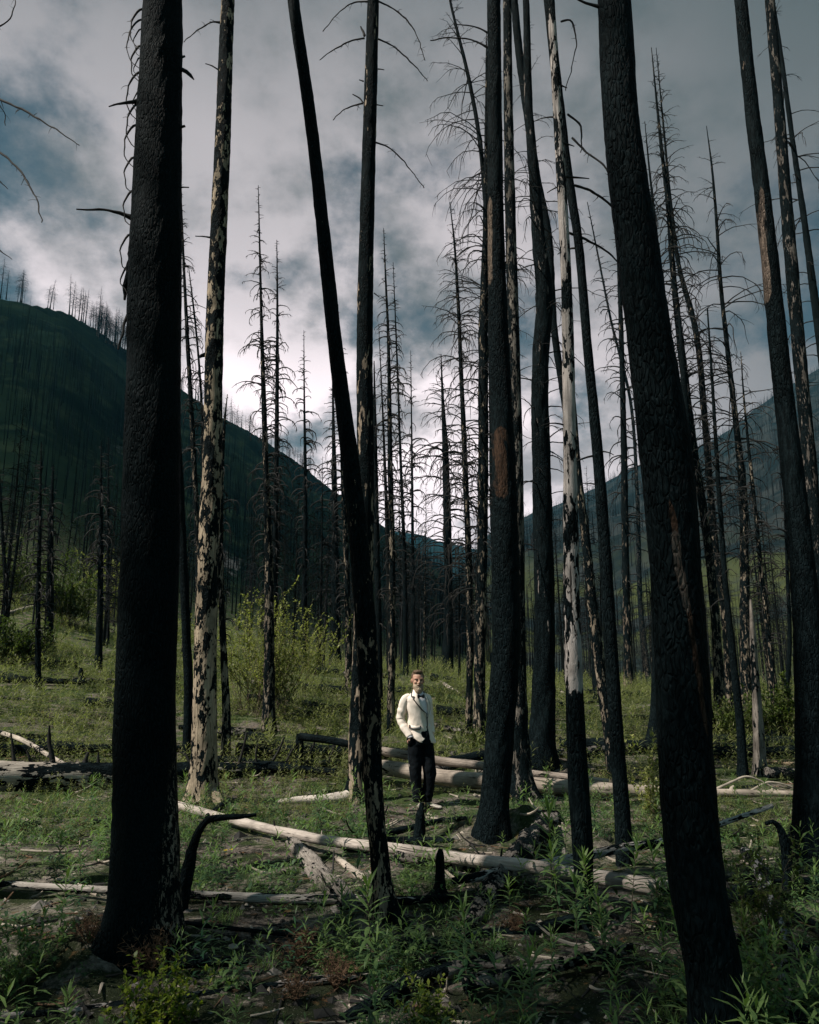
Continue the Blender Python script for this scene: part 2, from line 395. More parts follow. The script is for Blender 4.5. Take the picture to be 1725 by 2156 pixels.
FAR_BARK = plain_mat('distant snag bark', (.008, .010, .010), .9, 0, .4, .8)
FAR_GREY = plain_mat('distant bleached snag', (.022, .024, .025), .9, 0, .4, .6)
LOGPALE = bark_mat('weathered log wood', 0.44, 0.44, 0, 5, 4, 1.0, wood=(.50, .44, .37), wood2=(.33, .28, .23), bump=.006)
ROT = bark_mat('rotten charred wood', 0.52, 0.52, 0, 5, 7, 1.0, wood=(.20, .18, .16), bump=.03)

# ------------------------------------------------------------------ ground sheet
def ground_mat():
    m, nt, b = new_mat('ash soil and moss')
    geo = nt.new('ShaderNodeNewGeometry').outputs['Position']
    sep = nt.new('ShaderNodeSeparateXYZ', ins={0: geo})
    dist = nt.math('SQRT', nt.math('ADD', nt.math('POWER', sep.outputs[0], 2.0), nt.math('POWER', sep.outputs[1], 2.0)))
    flat = nt.vmath('MULTIPLY', geo, (1, 1, .4))
    a = nt.noise(flat, 0.55, 5, .62); c = nt.noise(flat, 2.4, 6, .7); f = nt.noise(flat, 24, 6, .75); g = nt.noise(flat, 0.028, 5, .6, .4)
    g2 = nt.noise(flat, 0.009, 5, .6, .4)
    soil = nt.mix(nt.ramp(f, .35, .68), (.075, .064, .054), (.25, .212, .18))
    soil = nt.mix(nt.ramp(a, .45, .62), soil, (.30, .26, .225), 'MIX')
    soil = nt.mix(nt.ramp(f, .40, .60, 0.55, 0.0), soil, (.05, .045, .04))
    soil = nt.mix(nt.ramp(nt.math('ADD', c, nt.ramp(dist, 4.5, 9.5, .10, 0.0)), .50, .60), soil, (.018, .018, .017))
    soil = nt.mix(nt.ramp(nt.noise(flat, 7.0, 4, .7), .60, .68), soil, (.16, .085, .045))
    soil = nt.mix(nt.ramp(nt.noise(flat, 90.0, 2, .6), .66, .72), soil, (.34, .31, .28))
    green = nt.mix(nt.ramp(f, .3, .7), (.022, .040, .014), (.075, .10, .04))
    nearm = nt.math('MULTIPLY', nt.ramp(nt.math('ADD', nt.math('MULTIPLY', c, .5), nt.math('MULTIPLY', a, .5)), .44, .54), nt.ramp(dist, 5, 12, .35, 1.0))
    farg = nt.math('MULTIPLY', nt.ramp(dist, 12, 30), nt.ramp(c, .40, .54))
    col = nt.mix(nt.math('MAXIMUM', nearm, farg), soil, green)
    # hillsides: dark scrub green, deepened to stand in for the left slope's shade, pale scree, and yellow-green meadow on the valley's far foot
    hill = nt.mix(nt.ramp(g, .38, .62), (.002, .006, .0045), (.006, .013, .008))
    hill = nt.mix(nt.ramp(nt.noise(flat, .11, 6, .7), .50, .64), hill, (.011, .019, .011))
    hill = nt.mix(nt.ramp(nt.noise(flat, .02, 7, .75, .8), .63, .70), hill, (.045, .050, .050))
    farhill = nt.mix(nt.ramp(nt.noise(flat, .03, 6, .7), .40, .62), (.009, .016, .018), (.028, .034, .034))
    foot = nt.math('MULTIPLY', nt.ramp(g, .42, .58), nt.ramp(sep.outputs[2], 25, 75, 1.0, 0.0))
    farhill = nt.mix(foot, farhill, (.050, .060, .024))
    right = nt.math('MULTIPLY', nt.ramp(nt.math('DIVIDE', sep.outputs[0], nt.math('MAXIMUM', sep.outputs[1], 1.0)), 0.02, 0.14), nt.ramp(dist, 120, 200))
    hill = nt.mix(right, hill, farhill)
    col = nt.mix(nt.ramp(dist, 70, 140), col, hill)
    nt.set(b.inputs['Base Color'], col)
    b.inputs['Roughness'].default_value = 1.0; b.inputs['Specular IOR Level'].default_value = 0.0
    bh = nt.math('ADD', nt.math('MULTIPLY', f, .035), nt.math('MULTIPLY', nt.noise(flat, 70, 4, .7), .014))
    nt.set(b.inputs['Normal'], nt.bump(bh, 1.0, nt.ramp(dist, 10, 60, .9, .25)))
    return m
def build_ground():
    rr = [0.0, 0.5]
    while rr[-1] < 3250: rr.append(rr[-1] + max(0.035, rr[-1] * 0.0105))
    rr = np.array(rr)
    az = np.concatenate([np.linspace(-math.pi, -0.85, 60, endpoint=False), np.linspace(-0.85, 0.85, 430), np.linspace(0.85, math.pi, 60)[1:-1]])
    na = len(az); nr = len(rr)
    X = rr[1:, None] * np.sin(az)[None]; Y = rr[1:, None] * np.cos(az)[None]
    Z = zT(X, Y)
    V = np.concatenate([[[0, 0, float(zT(np.array([0.]), np.array([0.]))[0])]], np.stack([X, Y, Z], -1).reshape(-1, 3)])
    i = np.arange(nr - 2)[:, None] * na; j = np.arange(na)[None]; k = (j + 1) % na
    F = np.stack([1 + i + j, 1 + i + na + j, 1 + i + na + k, 1 + i + k], -1).reshape(-1, 4)
    j = np.arange(na); T = np.stack([np.zeros(na, int), 1 + j, 1 + (j + 1) % na], 1)
    mb = MB(); mb.add(V, F[:, ::-1]); mb.F.append((T[:, ::-1], 0))
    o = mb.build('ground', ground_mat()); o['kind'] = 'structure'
    return o
build_ground()

# ------------------------------------------------------------------ burnt trees
def crown_mb(cz, rz, z0, z1, nb, L, droop=1.0, twigs=5, thick=.012, up=.35, stub=.25, seed=0, low=.6, seg=7):
    """bare drooping branches: cz(z)->(x,y), rz(z)->radius; L = longest"""
    rs = np.random.RandomState(seed + 5)
    mb = MB(); nb = int(nb * 1.2); L = L * 1.25; thick = thick * 1.25; stub = stub * .6
    t = np.sort(rs.rand(nb)); z = z0 + (z1 - z0) * t
    prof = np.clip((1 - t) * 2.6, 0.10, 1.0) * (low + (1 - low) * np.clip(t * 3, 0, 1))
    ln = L * prof * rs.uniform(.62, 1.15, nb)
    short = rs.rand(nb) < stub * (1.4 - t)
    ln = np.where(short, ln * rs.uniform(.08, .3, nb), ln)
    az = rs.rand(nb) * 2 * math.pi
    e0 = rs.normal(up, .25, nb) ; e1 = e0 - droop * rs.uniform(1.0, 2.4, nb) * np.where(short, .3, 1) * np.clip((1 - t) * 3, .15, 1)
    xy = cz(z); rad = rz(z)
    S = np.stack([xy[0] + np.sin(az) * rad * .6, xy[1] + np.cos(az) * rad * .6, z], -1)
    P, N1 = arcs(S, az, e0, e1, ln, seg, 1.1)
    P = P + rs.normal(0, .024, P.shape) * np.linspace(0, 1, seg)[None, :, None] * np.clip(ln, .2, 2)[:, None, None]
    r0 = thick * (0.5 + .7 * np.clip(ln / max(L, .01), 0, 1))
    Rr = r0[:, None] * np.linspace(1, .22, seg)[None]
    tubes(mb, P, Rr, N1, 4)
    if twigs:
        idx = np.repeat(np.where(~short)[0], twigs)
        k = len(idx)
        f = rs.uniform(.2, .97, k) * (seg - 1); i0 = np.floor(f).astype(int); fr = f - i0
        i0 = np.minimum(i0, seg - 2)
        S2 = P[idx, i0] * (1 - fr)[:, None] + P[idx, i0 + 1] * fr[:, None]
        sgn = rs.choice([-1, 1], k)
        az2 = az[idx] + sgn * rs.uniform(.35, 1.2, k)
        eh = (e0[idx] + (e1[idx] - e0[idx]) * (f / (seg - 1)))
        L2 = ln[idx] * rs.uniform(.12, .38, k) * (1.15 - f / (seg - 1) * .6)
        P2, M1 = arcs(S2, az2, eh + rs.normal(-.1, .25, k), eh - rs.uniform(.3, 1.2, k) * droop, L2, 5)
        R2 = (r0[idx] * .42)[:, None] * np.linspace(1, .35, 5)[None]
        tubes(mb, P2, R2, M1, 3)
    return mb

class Tree: pass
def trunk_tree(name, label, pts, mat, group=None, extend=8.0, topr=.35, flare=1.0, rough=.12, sides=20, step=.12, crown=None, dY=0.0, Y=None, branches=(), seed=None, sink=.35, twigmat=None, base_only=False, cat='burnt tree', stubs=0, scars=()):
    """pts = (u, v, width) from the base up, all in the upright plane through the base"""
    t = Tree()
    g = ground_at(pts[0][0], pts[0][1]) if Y is None else at_y(pts[0][0], pts[0][1], Y)
    Yb = g[1]
    if Y is not None: g[2] = zT(g[:1], g[1:2])[0]
    P = []; Rr = []
    for (u, v, w) in pts:
        q = at_y(u, v, Yb); P.append(q); Rr.append(.5 * w * cam_depth(q) / FPX)
    P = np.array(P); Rr = np.array(Rr)
    seed = seed if seed is not None else int(abs(pts[0][0] * 7 + pts[-1][0])) % 1000
    if Y is not None: P[0, 2] = g[2]
    d = P[0] - P[1]; d /= np.linalg.norm(d)
    P = np.concatenate([(P[0] + d * sink)[None], P]); Rr = np.concatenate([[Rr[0] * 1.1], Rr])
    if extend:
        d = P[-1] - P[-3]; d /= np.linalg.norm(d); d[0] *= .7
        n = 4
        ex = [P[-1] + d * extend * (k + 1) / n for k in range(n)]
        P = np.concatenate([P, ex]); Rr = np.concatenate([Rr, [Rr[len(P) - n - 1] * (1 - (1 - topr) * (k + 1) / n) for k in range(n)]])
    P2, R2 = resample(P, Rr, step)
    hgt = P2[:, 2] - g[2]
    R2 = R2 * (1 + .035 * fbm(hgt * 1.3, 0 * hgt + seed, 3, seed % 50))
    lob = flare * .28 * np.exp(-np.clip(hgt, 0, 9) / .13) + .10 * flare * np.exp(-np.clip(hgt, 0, 9) / .6)
    root = empty(name, g); tag(root, label, cat, group)
    mb = MB(); tube(mb, P2, R2, sides, 0, rough, seed, lob)
    if callable(mat):
        cv_ = []
        for (u0, v0, u1, v1, wp, c_) in scars:
            a_, b_ = at_y(u0, v0, Yb), at_y(u1, v1, Yb); cv_.append((a_[0] - g[0], a_[2] - g[2], b_[0] - g[0], b_[2] - g[2], .5 * wp * Yb / FPX, c_))
        mat = mat(cv_)
    t.trunk = mb.build('trunk', mat, root, origin=g)
    t.root = root; t.g = g; t.P = P2; t.R = R2; t.Y = Yb
    zz = P2[:, 2]
    cz = lambda z: (np.interp(z, zz, P2[:, 0]), np.interp(z, zz, P2[:, 1]))
    rz = lambda z: np.interp(z, zz, R2)
    t.cz = cz; t.rz = rz
    if crown:
        v0, v1, nb, Lpx = crown[:4]; kw = crown[4] if len(crown) > 4 else {}
        um = pts[-1][0]
        za = at_y(um, v0, Yb)[2]; zb = (at_y(um, v1, Yb)[2] if v1 is not None else zz.max() - .05)
        L = Lpx * Yb / FPX
        mb = crown_mb(cz, rz, za, zb, nb, L, seed=seed, **{'thick': max(.0035 * 1, 1.5 * Yb / FPX * .8), **kw})
        mb.build('crown', twigmat or TWIG, root, origin=g)
    for br in branches:
        bp, bm = br[0], (br[1] if len(br) > 1 else TWIG)
        dy = br[2] if len(br) > 2 else 0.0
        n = len(bp)
        Q = []; Rb = []
        for i, (u, v, w) in enumerate(bp):
            q = at_y(u, v, Yb + dy * i / max(1, n - 1)); Q.append(q); Rb.append(.5 * w * cam_depth(q) / FPX)
        Q, Rb = resample(Q, Rb, .04)
        Q = Q + np.stack([vnoise(np.arange(len(Q)) * .45, np.zeros(len(Q)) + k_ * 7.7 + seed, k_) for k_ in range(3)], 1) * .035 * np.linspace(0, 1, len(Q))[:, None]
        mb = MB(); tube(mb, Q, Rb, 6, 0, .3, seed + 3)
        if len(Q) > 14:     # little broken side twigs
            rs = np.random.RandomState(seed + n)
            k = max(3, len(Q) // 3); ii = rs.randint(2, len(Q) - 1, k)
            L2 = rs.uniform(.03, .12, k) * (Yb / 8); a2 = rs.rand(k) * 6.28
            P3, M3 = arcs(Q[ii], a2, rs.uniform(-1.2, .6, k), rs.uniform(-1.6, 0, k), L2, 4)
            tubes(mb, P3, np.repeat((Rb[ii] * .45)[:, None], 4, 1) * np.linspace(1, .4, 4)[None], M3, 3)
        mb.build('branch', bm, root, origin=g)
    if stubs:
        rs = np.random.RandomState(seed + 77)
        for k in range(stubs):
            z = rs.uniform(g[2] + 1.0, min(zz.max() - .3, g[2] + 9)); x, y = cz(z); r = rz(z)
            a = rs.choice([-1, 1]) * rs.uniform(.9, 2.2); L = rs.uniform(.06, .28) * (1 + .4 * (Yb > 9))
            P3, M3 = arcs(np.array([[x + math.sin(a) * r * .7, y + math.cos(a) * r * .7, z]]), np.array([a]), np.array([rs.uniform(-.2, .5)]), np.array([rs.uniform(-.9, .2)]), np.array([L + r]), 6)
            mb = MB(); tube(mb, P3[0], np.linspace(1, .35, 6) * rs.uniform(.007, .014), 5)
            mb.build('branch', TWIG, root, origin=g)
    return t

def curl(u, v, s, up=-1, w=3):
    w = w * 1.6; s = s * 1.12
    """a hooked twig hanging off the left of the big trunk"""
    return ([(u, v, w), (u - 10 * s, v + 4 * s, w), (u - 22 * s, v + 22 * s, w * .8), (u - 27 * s, v + 48 * s, w * .6), (u - 20 * s, v + 72 * s, w * .5), (u - 8 * s, v + 84 * s, w * .4)], TWIG, -.1)
bigcurls = [curl(302, 18, .9), curl(301, 40, 1.1, w=2.5), curl(300, 95, .8), curl(300, 150, 1.1), curl(298, 215, 1.05), curl(290, 262, .95),
            curl(286, 330, .8), curl(284, 400, .8), curl(279, 492, .85), curl(273, 560, .6), curl(300, 60, .6, w=2), curl(298, 120, .5, w=2), curl(297, 190, .55, w=2)]
TT = {}
def TREE(key, *a, **k): TT[key] = trunk_tree(*a, **k); return TT[key]
BT = 'burnt_tree'
BIG1_SCAR = None
TREE('big1', BT, 'massive charred trunk with curled twigs hanging off one side, thickest on the slope side',
     [(296, 1990, 160), (303, 1900, 143), (305, 1715, 133), (306, 1500, 124), (316, 1190, 118), (320, 1000, 116), (324, 750, 110), (328, 500, 104), (336, 250, 92), (343, 0, 81)],
     bark_mat('massive bark flecked on one side', 0.530, 0.66, 0.9, 2.9, 34, .45, wood=(.28, .23, .18), side=.165), extend=9, rough=.045, sides=72, step=.03, flare=.8,
     branches=[([(284, 463, 13), (262, 452, 9), (235, 444, 6), (190, 441, 5), (160, 439, 3)], TWIG, -.1),
               ([(300, 213, 12), (275, 215, 8), (250, 219, 5), (230, 224, 3)], TWIG, -.2),
               ([(382, 145, 8), (392, 150, 10), (400, 160, 7), (407, 168, 3)], TWIG), ([(381, 394, 4), (388, 394, 3), (395, 396, 3)], TWIG),
               ([(283, 520, 20), (273, 570, 17), (265, 600, 12), (262, 630, 5)], BLACK, -.05), ([(380, 268, 6), (386, 266, 6)], TWIG), ([(383, 120, 5), (386, 119, 5)], TWIG),
               ([(276, 640, 6), (266, 670, 7), (258, 700, 5), (250, 735, 4)], TWIG, -.1)] + bigcurls)
TREE('thin2', BT, 'thin black trunk standing just behind the most massive trunk, leaning uphill',
     [(393, 1607, 20), (397, 1500, 19), (391, 1300, 18), (380, 1050, 17), (371, 850, 13), (366, 700, 10)], BLACK, extend=5, stubs=2)
TREE('patchy3', BT, 'pale peeling trunk with large black bark patches, its flared foot by the white log',
     [(425, 1692, 72), (427, 1640, 58), (430, 1560, 51), (432, 1415, 48), (434, 1300, 46), (439, 1150, 43), (446, 1000, 40), (452, 690, 37), (467, 345, 33), (480, 0, 27)],
     PATCHY, extend=8, rough=.07, sides=40, step=.05, flare=1.0,
     branches=[([(464, 47, 5), (448, 46, 3), (428, 56, 3), (405, 72, 2), (388, 90, 2)], TWIG, -.1), ([(462, 148, 3), (447, 139, 3), (432, 134, 2)], TWIG),
               ([(444, 500, 4), (430, 498, 3), (410, 497, 2)], TWIG), ([(436, 745, 8), (428, 748, 10), (420, 752, 5)], BLACK)])
TREE('lean4', BT, 'leaning black trunk that crosses in front of another, pale flecks low on its bark',
     [(812, 1937, 58), (806, 1865, 38), (791, 1715, 38), (778, 1440, 45), (760, 1190, 42), (741, 1000, 38), (709, 750, 31), (682, 500, 28), (654, 250, 26), (618, 0, 25)],
     bark_mat('leaning charred bark', 0.515, 0.64, 0.8, 3.8, 14, .35, wood=(.36, .27, .19)), extend=7, rough=.07, sides=40, step=.05, flare=1.5)
TREE('mid5', BT, 'upright trunk behind the leaning one, peeled streak above, pale root at its foot',
     [(752, 1692, 62), (755, 1640, 44), (757, 1520, 42), (765, 1300, 40), (770, 1000, 36), (768, 720, 34), (772, 500, 31), (779, 250, 28), (786, 0, 25)],
     bark_mat('streaked bark', 0.50, 0.60, 0, 8, 6, .22, wood=(.36, .29, .22)), extend=7, rough=.06, sides=32, step=.06, flare=1.3,
     branches=[([(768, 80, 4), (745, 84, 3), (715, 98, 3), (690, 112, 2), (672, 126, 2)], TWIG), ([(775, 3, 4), (750, 4, 3), (715, 25, 2), (680, 65, 2)], TWIG),
               ([(797, 82, 4), (825, 95, 3), (860, 125, 3), (888, 155, 2), (900, 170, 2)], TWIG), ([(798, 3, 4), (825, 16, 3), (862, 48, 3), (880, 80, 2), (895, 126, 2)], TWIG),
               ([(765, 217, 4), (745, 222, 3), (720, 235, 2), (700, 253, 2)], TWIG), ([(792, 300, 4), (815, 308, 3), (840, 328, 3), (870, 365, 2), (893, 395, 2)], TWIG),
               ([(792, 220, 3), (806, 221, 2)], TWIG), ([(766, 171, 3), (755, 166, 2)], TWIG), ([(796, 145, 3), (808, 145, 2)], TWIG), ([(788, 617, 3), (798, 624, 2)], TWIG),
               ([(768, 75, 6), (764, 65, 5), (761, 55, 3)], TWIG), ([(765, 216, 3), (755, 204, 3), (744, 198, 2)], TWIG)])
TREE('pair6b', BT, 'flecked grey trunk half hidden behind the thick black one, its roots spread over dusty soil',
     [(1100, 1683, 66), (1095, 1620, 46), (1091, 1500, 40), (1089, 1300, 34), (1087, 1000, 30), (1083, 750, 25), (1076, 500, 23), (1071, 250, 20), (1068, 0, 17)],
     bark_mat('grey flecked bark', 0.54, 0.53, 0, 9, 11, .25, wood=(.20, .18, .155)), extend=6, rough=.08, sides=28, flare=1.3, stubs=8)
TREE('pair6', BT, 'thick black trunk with an orange bare patch partway up, beside the man',
     [(1038, 1752, 74), (1042, 1690, 62), (1050, 1600, 60), (1056, 1500, 60), (1062, 1440, 60), (1064, 1190, 57), (1060, 940, 48), (1052, 750, 42), (1044, 450, 34), (1042, 250, 31), (1040, 0, 28)],
     lambda sc: bark_mat('scarred charred bark', .665, .69, 0, 6, 10, .35, wood=(.22, .17, .12), scar=sc), scars=[(1058, 1060, 1050, 900, 34, (.065, .040, .027)), (1031, 610, 1030, 415, 11, (.20, .155, .12))],
     extend=7, rough=.06, sides=44, step=.05, flare=.45,
     branches=[([(1030, 70, 4), (1000, 55, 3), (960, 50, 2)], TWIG), ([(1028, 100, 5), (990, 82, 3), (940, 80, 3), (905, 84, 2)], TWIG)])
TREE('dark7', BT, 'dark trunk with crooked upper stem and long arching dead boughs',
     [(1136, 1610, 74), (1140, 1560, 56), (1145, 1450, 46), (1147, 1340, 43), (1142, 1040, 40), (1138, 760, 34), (1146, 620, 36), (1134, 500, 28), (1125, 375, 22), (1115, 250, 18), (1108, 0, 14)],
     bark_mat('dark bark with a grey streak', .66, .60, 0, 9, 7, .2, wood=(.25, .22, .2)), extend=6, rough=.10, sides=32, flare=1.0,
     crown=(1250, 40, 90, 115, dict(twigs=4, droop=1.0, stub=.3)))
TREE('lean7b', BT, 'slender black trunk leaning across behind the pale-footed tree',
     [(1262, 1480, 24), (1250, 1300, 20), (1222, 1040, 16), (1190, 850, 15), (1168, 700, 15), (1150, 470, 18), (1130, 375, 18), (1113, 250, 17), (1095, 125, 16), (1083, 0, 15)], BLACK, extend=5, stubs=4)
TREE('pale8', BT, 'pale barkless trunk turning black at its foot, brightest of the standing trees',
     [(1232, 1945, 46), (1230, 1880, 38), (1226, 1765, 43), (1218, 1650, 43), (1213, 1540, 39), (1208, 1400, 36), (1203, 1190, 33), (1200, 940, 27), (1197, 750, 25), (1193, 600, 22), (1182, 375, 20), (1172, 200, 18), (1160, 0, 16)],
     bark_mat('bare wood burnt at the foot', .43, .51, 0, 6, 7, .3, wood=(.44, .40, .37), blacklow=(1.6, -.13, .85)), extend=6, rough=.06, sides=36, step=.05, flare=.5, stubs=5)
TREE('dark9', BT, 'black trunk leaning into the pale barkless tree',
     [(1317, 1822, 37), (1313, 1750, 34), (1302, 1600, 31), (1289, 1400, 28), (1270, 1100, 24), (1254, 900, 22), (1239, 750, 19), (1217, 500, 18), (1198, 375, 18), (1176, 200, 20), (1155, 0, 20)],
     BLACK, extend=6, rough=.07, sides=28, flare=.4, stubs=6,
     branches=[([(1182, 45, 5), (1200, 42, 4), (1212, 70, 3), (1208, 130, 2), (1190, 190, 2)], TWIG, .1), ([(1195, 240, 5), (1220, 262, 4), (1226, 300, 3), (1222, 320, 2)], TWIG, .1),
               ([(1205, 290, 5), (1235, 320, 4), (1275, 350, 4), (1300, 400, 3)], TWIG, -.2), ([(1210, 390, 6), (1240, 400, 5), (1285, 430, 5), (1320, 470, 3)], TWIG, .2),
               ([(1198, 490, 6), (1235, 505, 5), (1280, 530, 4), (1315, 560, 3)], TWIG, .2)])
TREE('fleck9b', BT, 'speckled slanting trunk tucked beside the black leaning one',
     [(1293, 1640, 26), (1285, 1560, 24), (1268, 1440, 24), (1250, 1300, 22), (1235, 1150, 18), (1218, 1000, 15), (1208, 850, 10)], FLECKHI, extend=3)
TREE('big10', BT, 'huge leaning black trunk with a long orange scar, nearest tree of all',
     [(1528, 2260, 118), (1512, 2150, 115), (1505, 2065, 114), (1469, 1865, 113), (1449, 1665, 112), (1437, 1440, 107), (1421, 1190, 101), (1400, 940, 104), (1373, 750, 92), (1333, 450, 83), (1308, 250, 74), (1294, 0, 67)],
     lambda sc: bark_mat('scarred nearest bark', .675, .69, 0, 6, 11, .35, wood=(.22, .17, .12), scar=sc), scars=[(1474, 1560, 1392, 1050, 14, (.060, .036, .025)), (1428, 1300, 1403, 1120, 20, (.10, .085, .072))], extend=9, rough=.045, sides=80, step=.028, flare=.8,
     branches=[([(1262, 14, 8), (1245, 9, 6), (1225, 0, 5), (1210, -8, 4)], TWIG), ([(1462, 1275, 6), (1466, 1280, 5)], TWIG)])
TREE('right11', BT, 'tall black trunk with a tan peeled streak high up, beside the hooked snag',
     [(1712, 1828, 100), (1712, 1740, 78), (1712, 1600, 68), (1706, 1440, 60), (1690, 1190, 50), (1663, 940, 42), (1642, 750, 37), (1608, 425, 32), (1586, 250, 28), (1560, 0, 25)],
     lambda sc: bark_mat('bark with upper streak', .68, .68, 0, 9, 8, .18, wood=(.26, .20, .15), scar=sc), scars=[(1615, 645, 1596, 395, 13, (.16, .125, .10))], extend=7, rough=.07, sides=44, step=.05, flare=1.2)
TREE('right12', BT, 'spiky grey-streaked trunk crossing behind the tall black one',
     [(1770, 1560, 46), (1745, 1380, 38), (1722, 1190, 31), (1702, 940, 27), (1684, 750, 26), (1662, 500, 25), (1642, 250, 21), (1621, 0, 19)],
     bark_mat('grey streaked bark', .58, .55, 0, 9, 10, .2, wood=(.18, .16, .14)), extend=6, rough=.09, flare=1, stubs=18)
TREE('right13', BT, 'thin dark trunk with side boughs, outermost beside the frame of peeled trunks',
     [(1800, 1480, 30), (1765, 1100, 24), (1732, 750, 18), (1712, 600, 15), (1692, 450, 12), (1670, 300, 10), (1643, 100, 8), (1628, 0, 7)],
     BLACK, extend=4, flare=1, crown=(820, -60, 46, 95, dict(twigs=3, droop=.8, stub=.35)))
# ---- unseen burnt trees added beyond the frame on the sunny side to shade the foreground
for i_, (x_, y_, r_) in enumerate([(-5.2, 2.0, .24), (-7.5, .8, .22), (-8.6, 2.6, .26), (-5.9, -.6, .22), (-8.0, -1.6, .2), (-11.4, -2.2, .24), (-4.2, .6, .17)]):
    z_ = float(zT(np.array([x_]), np.array([y_]))[0]); rt_ = empty(BT, (x_, y_, z_)); tag(rt_, 'unseen burnt tree added to shade the foreground, beyond the edge uphill of the massive trunk', 'burnt tree', 'unseen burnt trees added to shade the foreground')
    h_ = 15 + (i_ * 37 % 5); q_ = np.linspace(0, 1, 14); P_ = np.stack([.5 * math.sin(i_) * q_ ** 2, .4 * math.cos(i_ * 2) * q_ ** 2, h_ * q_ - .3], -1)
    mb = MB(); tube(mb, P_, r_ * (1 - .8 * q_), 16, 0, .06, i_, .5 * np.exp(-q_ * 30)); mb.build('trunk', BLACK, rt_)
    mb = crown_mb(lambda z, P_=P_: (np.interp(z, P_[:, 2], P_[:, 0]), np.interp(z, P_[:, 2], P_[:, 1])), lambda z, P_=P_, r_=r_, q_=q_: np.interp(z, P_[:, 2], r_ * (1 - .8 * q_)), 2.0, h_ - .5, 150, 1.9, 1.0, 6, .022, .3, .1, i_)
    mb.build('crown', TWIG, rt_)
# ---- trees with bare drooping crowns behind
TREE('b1', BT, 'slim leaning tree top with long drooping boughs, left of the thick orange-patched trunk',
     [(1052, 1500, 18), (1040, 1100, 15), (1032, 650, 12), (1022, 420, 10), (1011, 300, 9), (984, 150, 8), (962, 60, 6), (948, 0, 5)], BLACK, extend=1.2, topr=.2, flare=1,
     crown=(760, -40, 95, 135, dict(twigs=7, droop=1.05, stub=.1, up=.45)))
TREE('b2', BT, 'patchy thin trunk with a pale foot, pressed against the thick orange-patched trunk',
     [(1010, 1567, 28), (1010, 1440, 24), (1015, 1190, 22), (1018, 940, 22), (1018, 700, 20), (1022, 500, 12), (1024, 300, 8), (1025, 130, 5)], FLECKHI, extend=1.0, topr=.2, flare=1,
     crown=(1300, None, 150, 85, dict(twigs=5, droop=1.1, stub=.25)))
TREE('b3', BT, 'slender tree densely hung with drooping twigs, rising behind the man',
     [(987, 1550, 15), (990, 1340, 14), (980, 990, 12), (972, 800, 9), (964, 620, 7), (956, 500, 4), (947, 425, 1.5)], FLECKHI, extend=0, flare=1,
     crown=(1350, None, 190, 88, dict(twigs=6, droop=1.1, stub=.15)))
TREE('b4', BT, 'black snag with a ladder of arching side boughs, behind the man\'s shoulder',
     [(942, 1422, 26), (945, 1300, 18), (942, 1100, 17), (938, 950, 13), (932, 830, 6), (929, 745, 1.5)], BLACK, extend=0, flare=1,
     crown=(1330, None, 120, 95, dict(twigs=5, droop=1.0, stub=.1)))
TREE('b5', BT, 'spire-topped snag with flecked foot rising through the yellow-green willow',
     [(565, 1542, 30), (567, 1390, 22), (566, 1190, 18), (560, 990, 13), (555, 820, 10), (550, 650, 6), (547, 520, 4), (544, 390, 1.2)], FLECKHI, extend=0, flare=1,
     crown=(1290, None, 190, 50, dict(twigs=5, droop=1.2, stub=.3)))
TREE('b6', BT, 'shorter spired snag immediately beside the one in the willow',
     [(578, 1475, 16), (578, 1300, 13), (582, 1000, 10), (584, 750, 7), (584, 600, 4), (583, 505, 1.2)], BLACK, extend=0, flare=1,
     crown=(1250, None, 150, 46, dict(twigs=5, droop=1.2, stub=.2)))
TREE('b7', BT, 'thin lone snag with sparse curved twigs between willow and leaning trunk',
     [(641, 1412, 15), (641, 1300, 12), (643, 1000, 8), (641, 850, 4), (640, 695, 1)], BLACK, extend=0, flare=1, crown=(1200, None, 100, 36, dict(twigs=3, droop=1.2, stub=.3)))
TREE('b8', BT, 'crooked thin snag between the massive trunk and the pale peeling one',
     [(420, 1450, 15), (416, 1150, 11), (405, 900, 10), (394, 700, 8), (386, 530, 5), (381, 385, 1.5)], FLECKHI, extend=0, flare=1, crown=(1150, None, 140, 42, dict(twigs=4, droop=1.1, stub=.3)))
TREE('b8b', BT, 'very thin bent stem leaning beside the pale peeling trunk',
     [(432, 1400, 9), (428, 1000, 7), (423, 820, 5), (408, 650, 4), (397, 560, 1.5)], BLACK, extend=0, flare=1, crown=(1000, None, 50, 34, dict(twigs=3, droop=1.2)))
TREE('b9', BT, 'speckled thin trunk standing right behind the pale peeling one',
     [(475, 1607, 21), (477, 1500, 17), (472, 1400, 15), (465, 1190, 12), (467, 1000, 9), (474, 880, 5), (479, 830, 1.5)], FLECKHI, extend=0, flare=1.3, crown=(1350, None, 60, 40, dict(twigs=3, droop=1.2, stub=.4)))
TREE('b10', BT, 'needle-thin spire with patchy trunk just right of the crossing trunks',
     [(822, 1542, 17), (825, 1400, 15), (826, 1190, 13), (822, 990, 11), (817, 690, 6), (812, 580, 4), (808, 480, 1.2)], FLECKHI, extend=0, flare=1, crown=(1300, None, 150, 46, dict(twigs=4, droop=1.2, stub=.25)))
TREE('b11', BT, 'fine spire with tiny twigs, twin of the patchy spire beside it',
     [(855, 1422, 12), (851, 1150, 8), (845, 1000, 6), (836, 750, 4), (828, 552, 1)], BLACK, extend=0, flare=1, crown=(1200, None, 110, 34, dict(twigs=3, droop=1.2, stub=.2)))
TREE('b12', BT, 'short fine snag above the man\'s head, left of the arching black one',
     [(872, 1412, 11), (870, 1250, 8), (868, 1000, 5), (865, 738, 1)], BLACK, extend=0, flare=1, crown=(1250, None, 90, 40, dict(twigs=3, droop=1.2, stub=.2)))
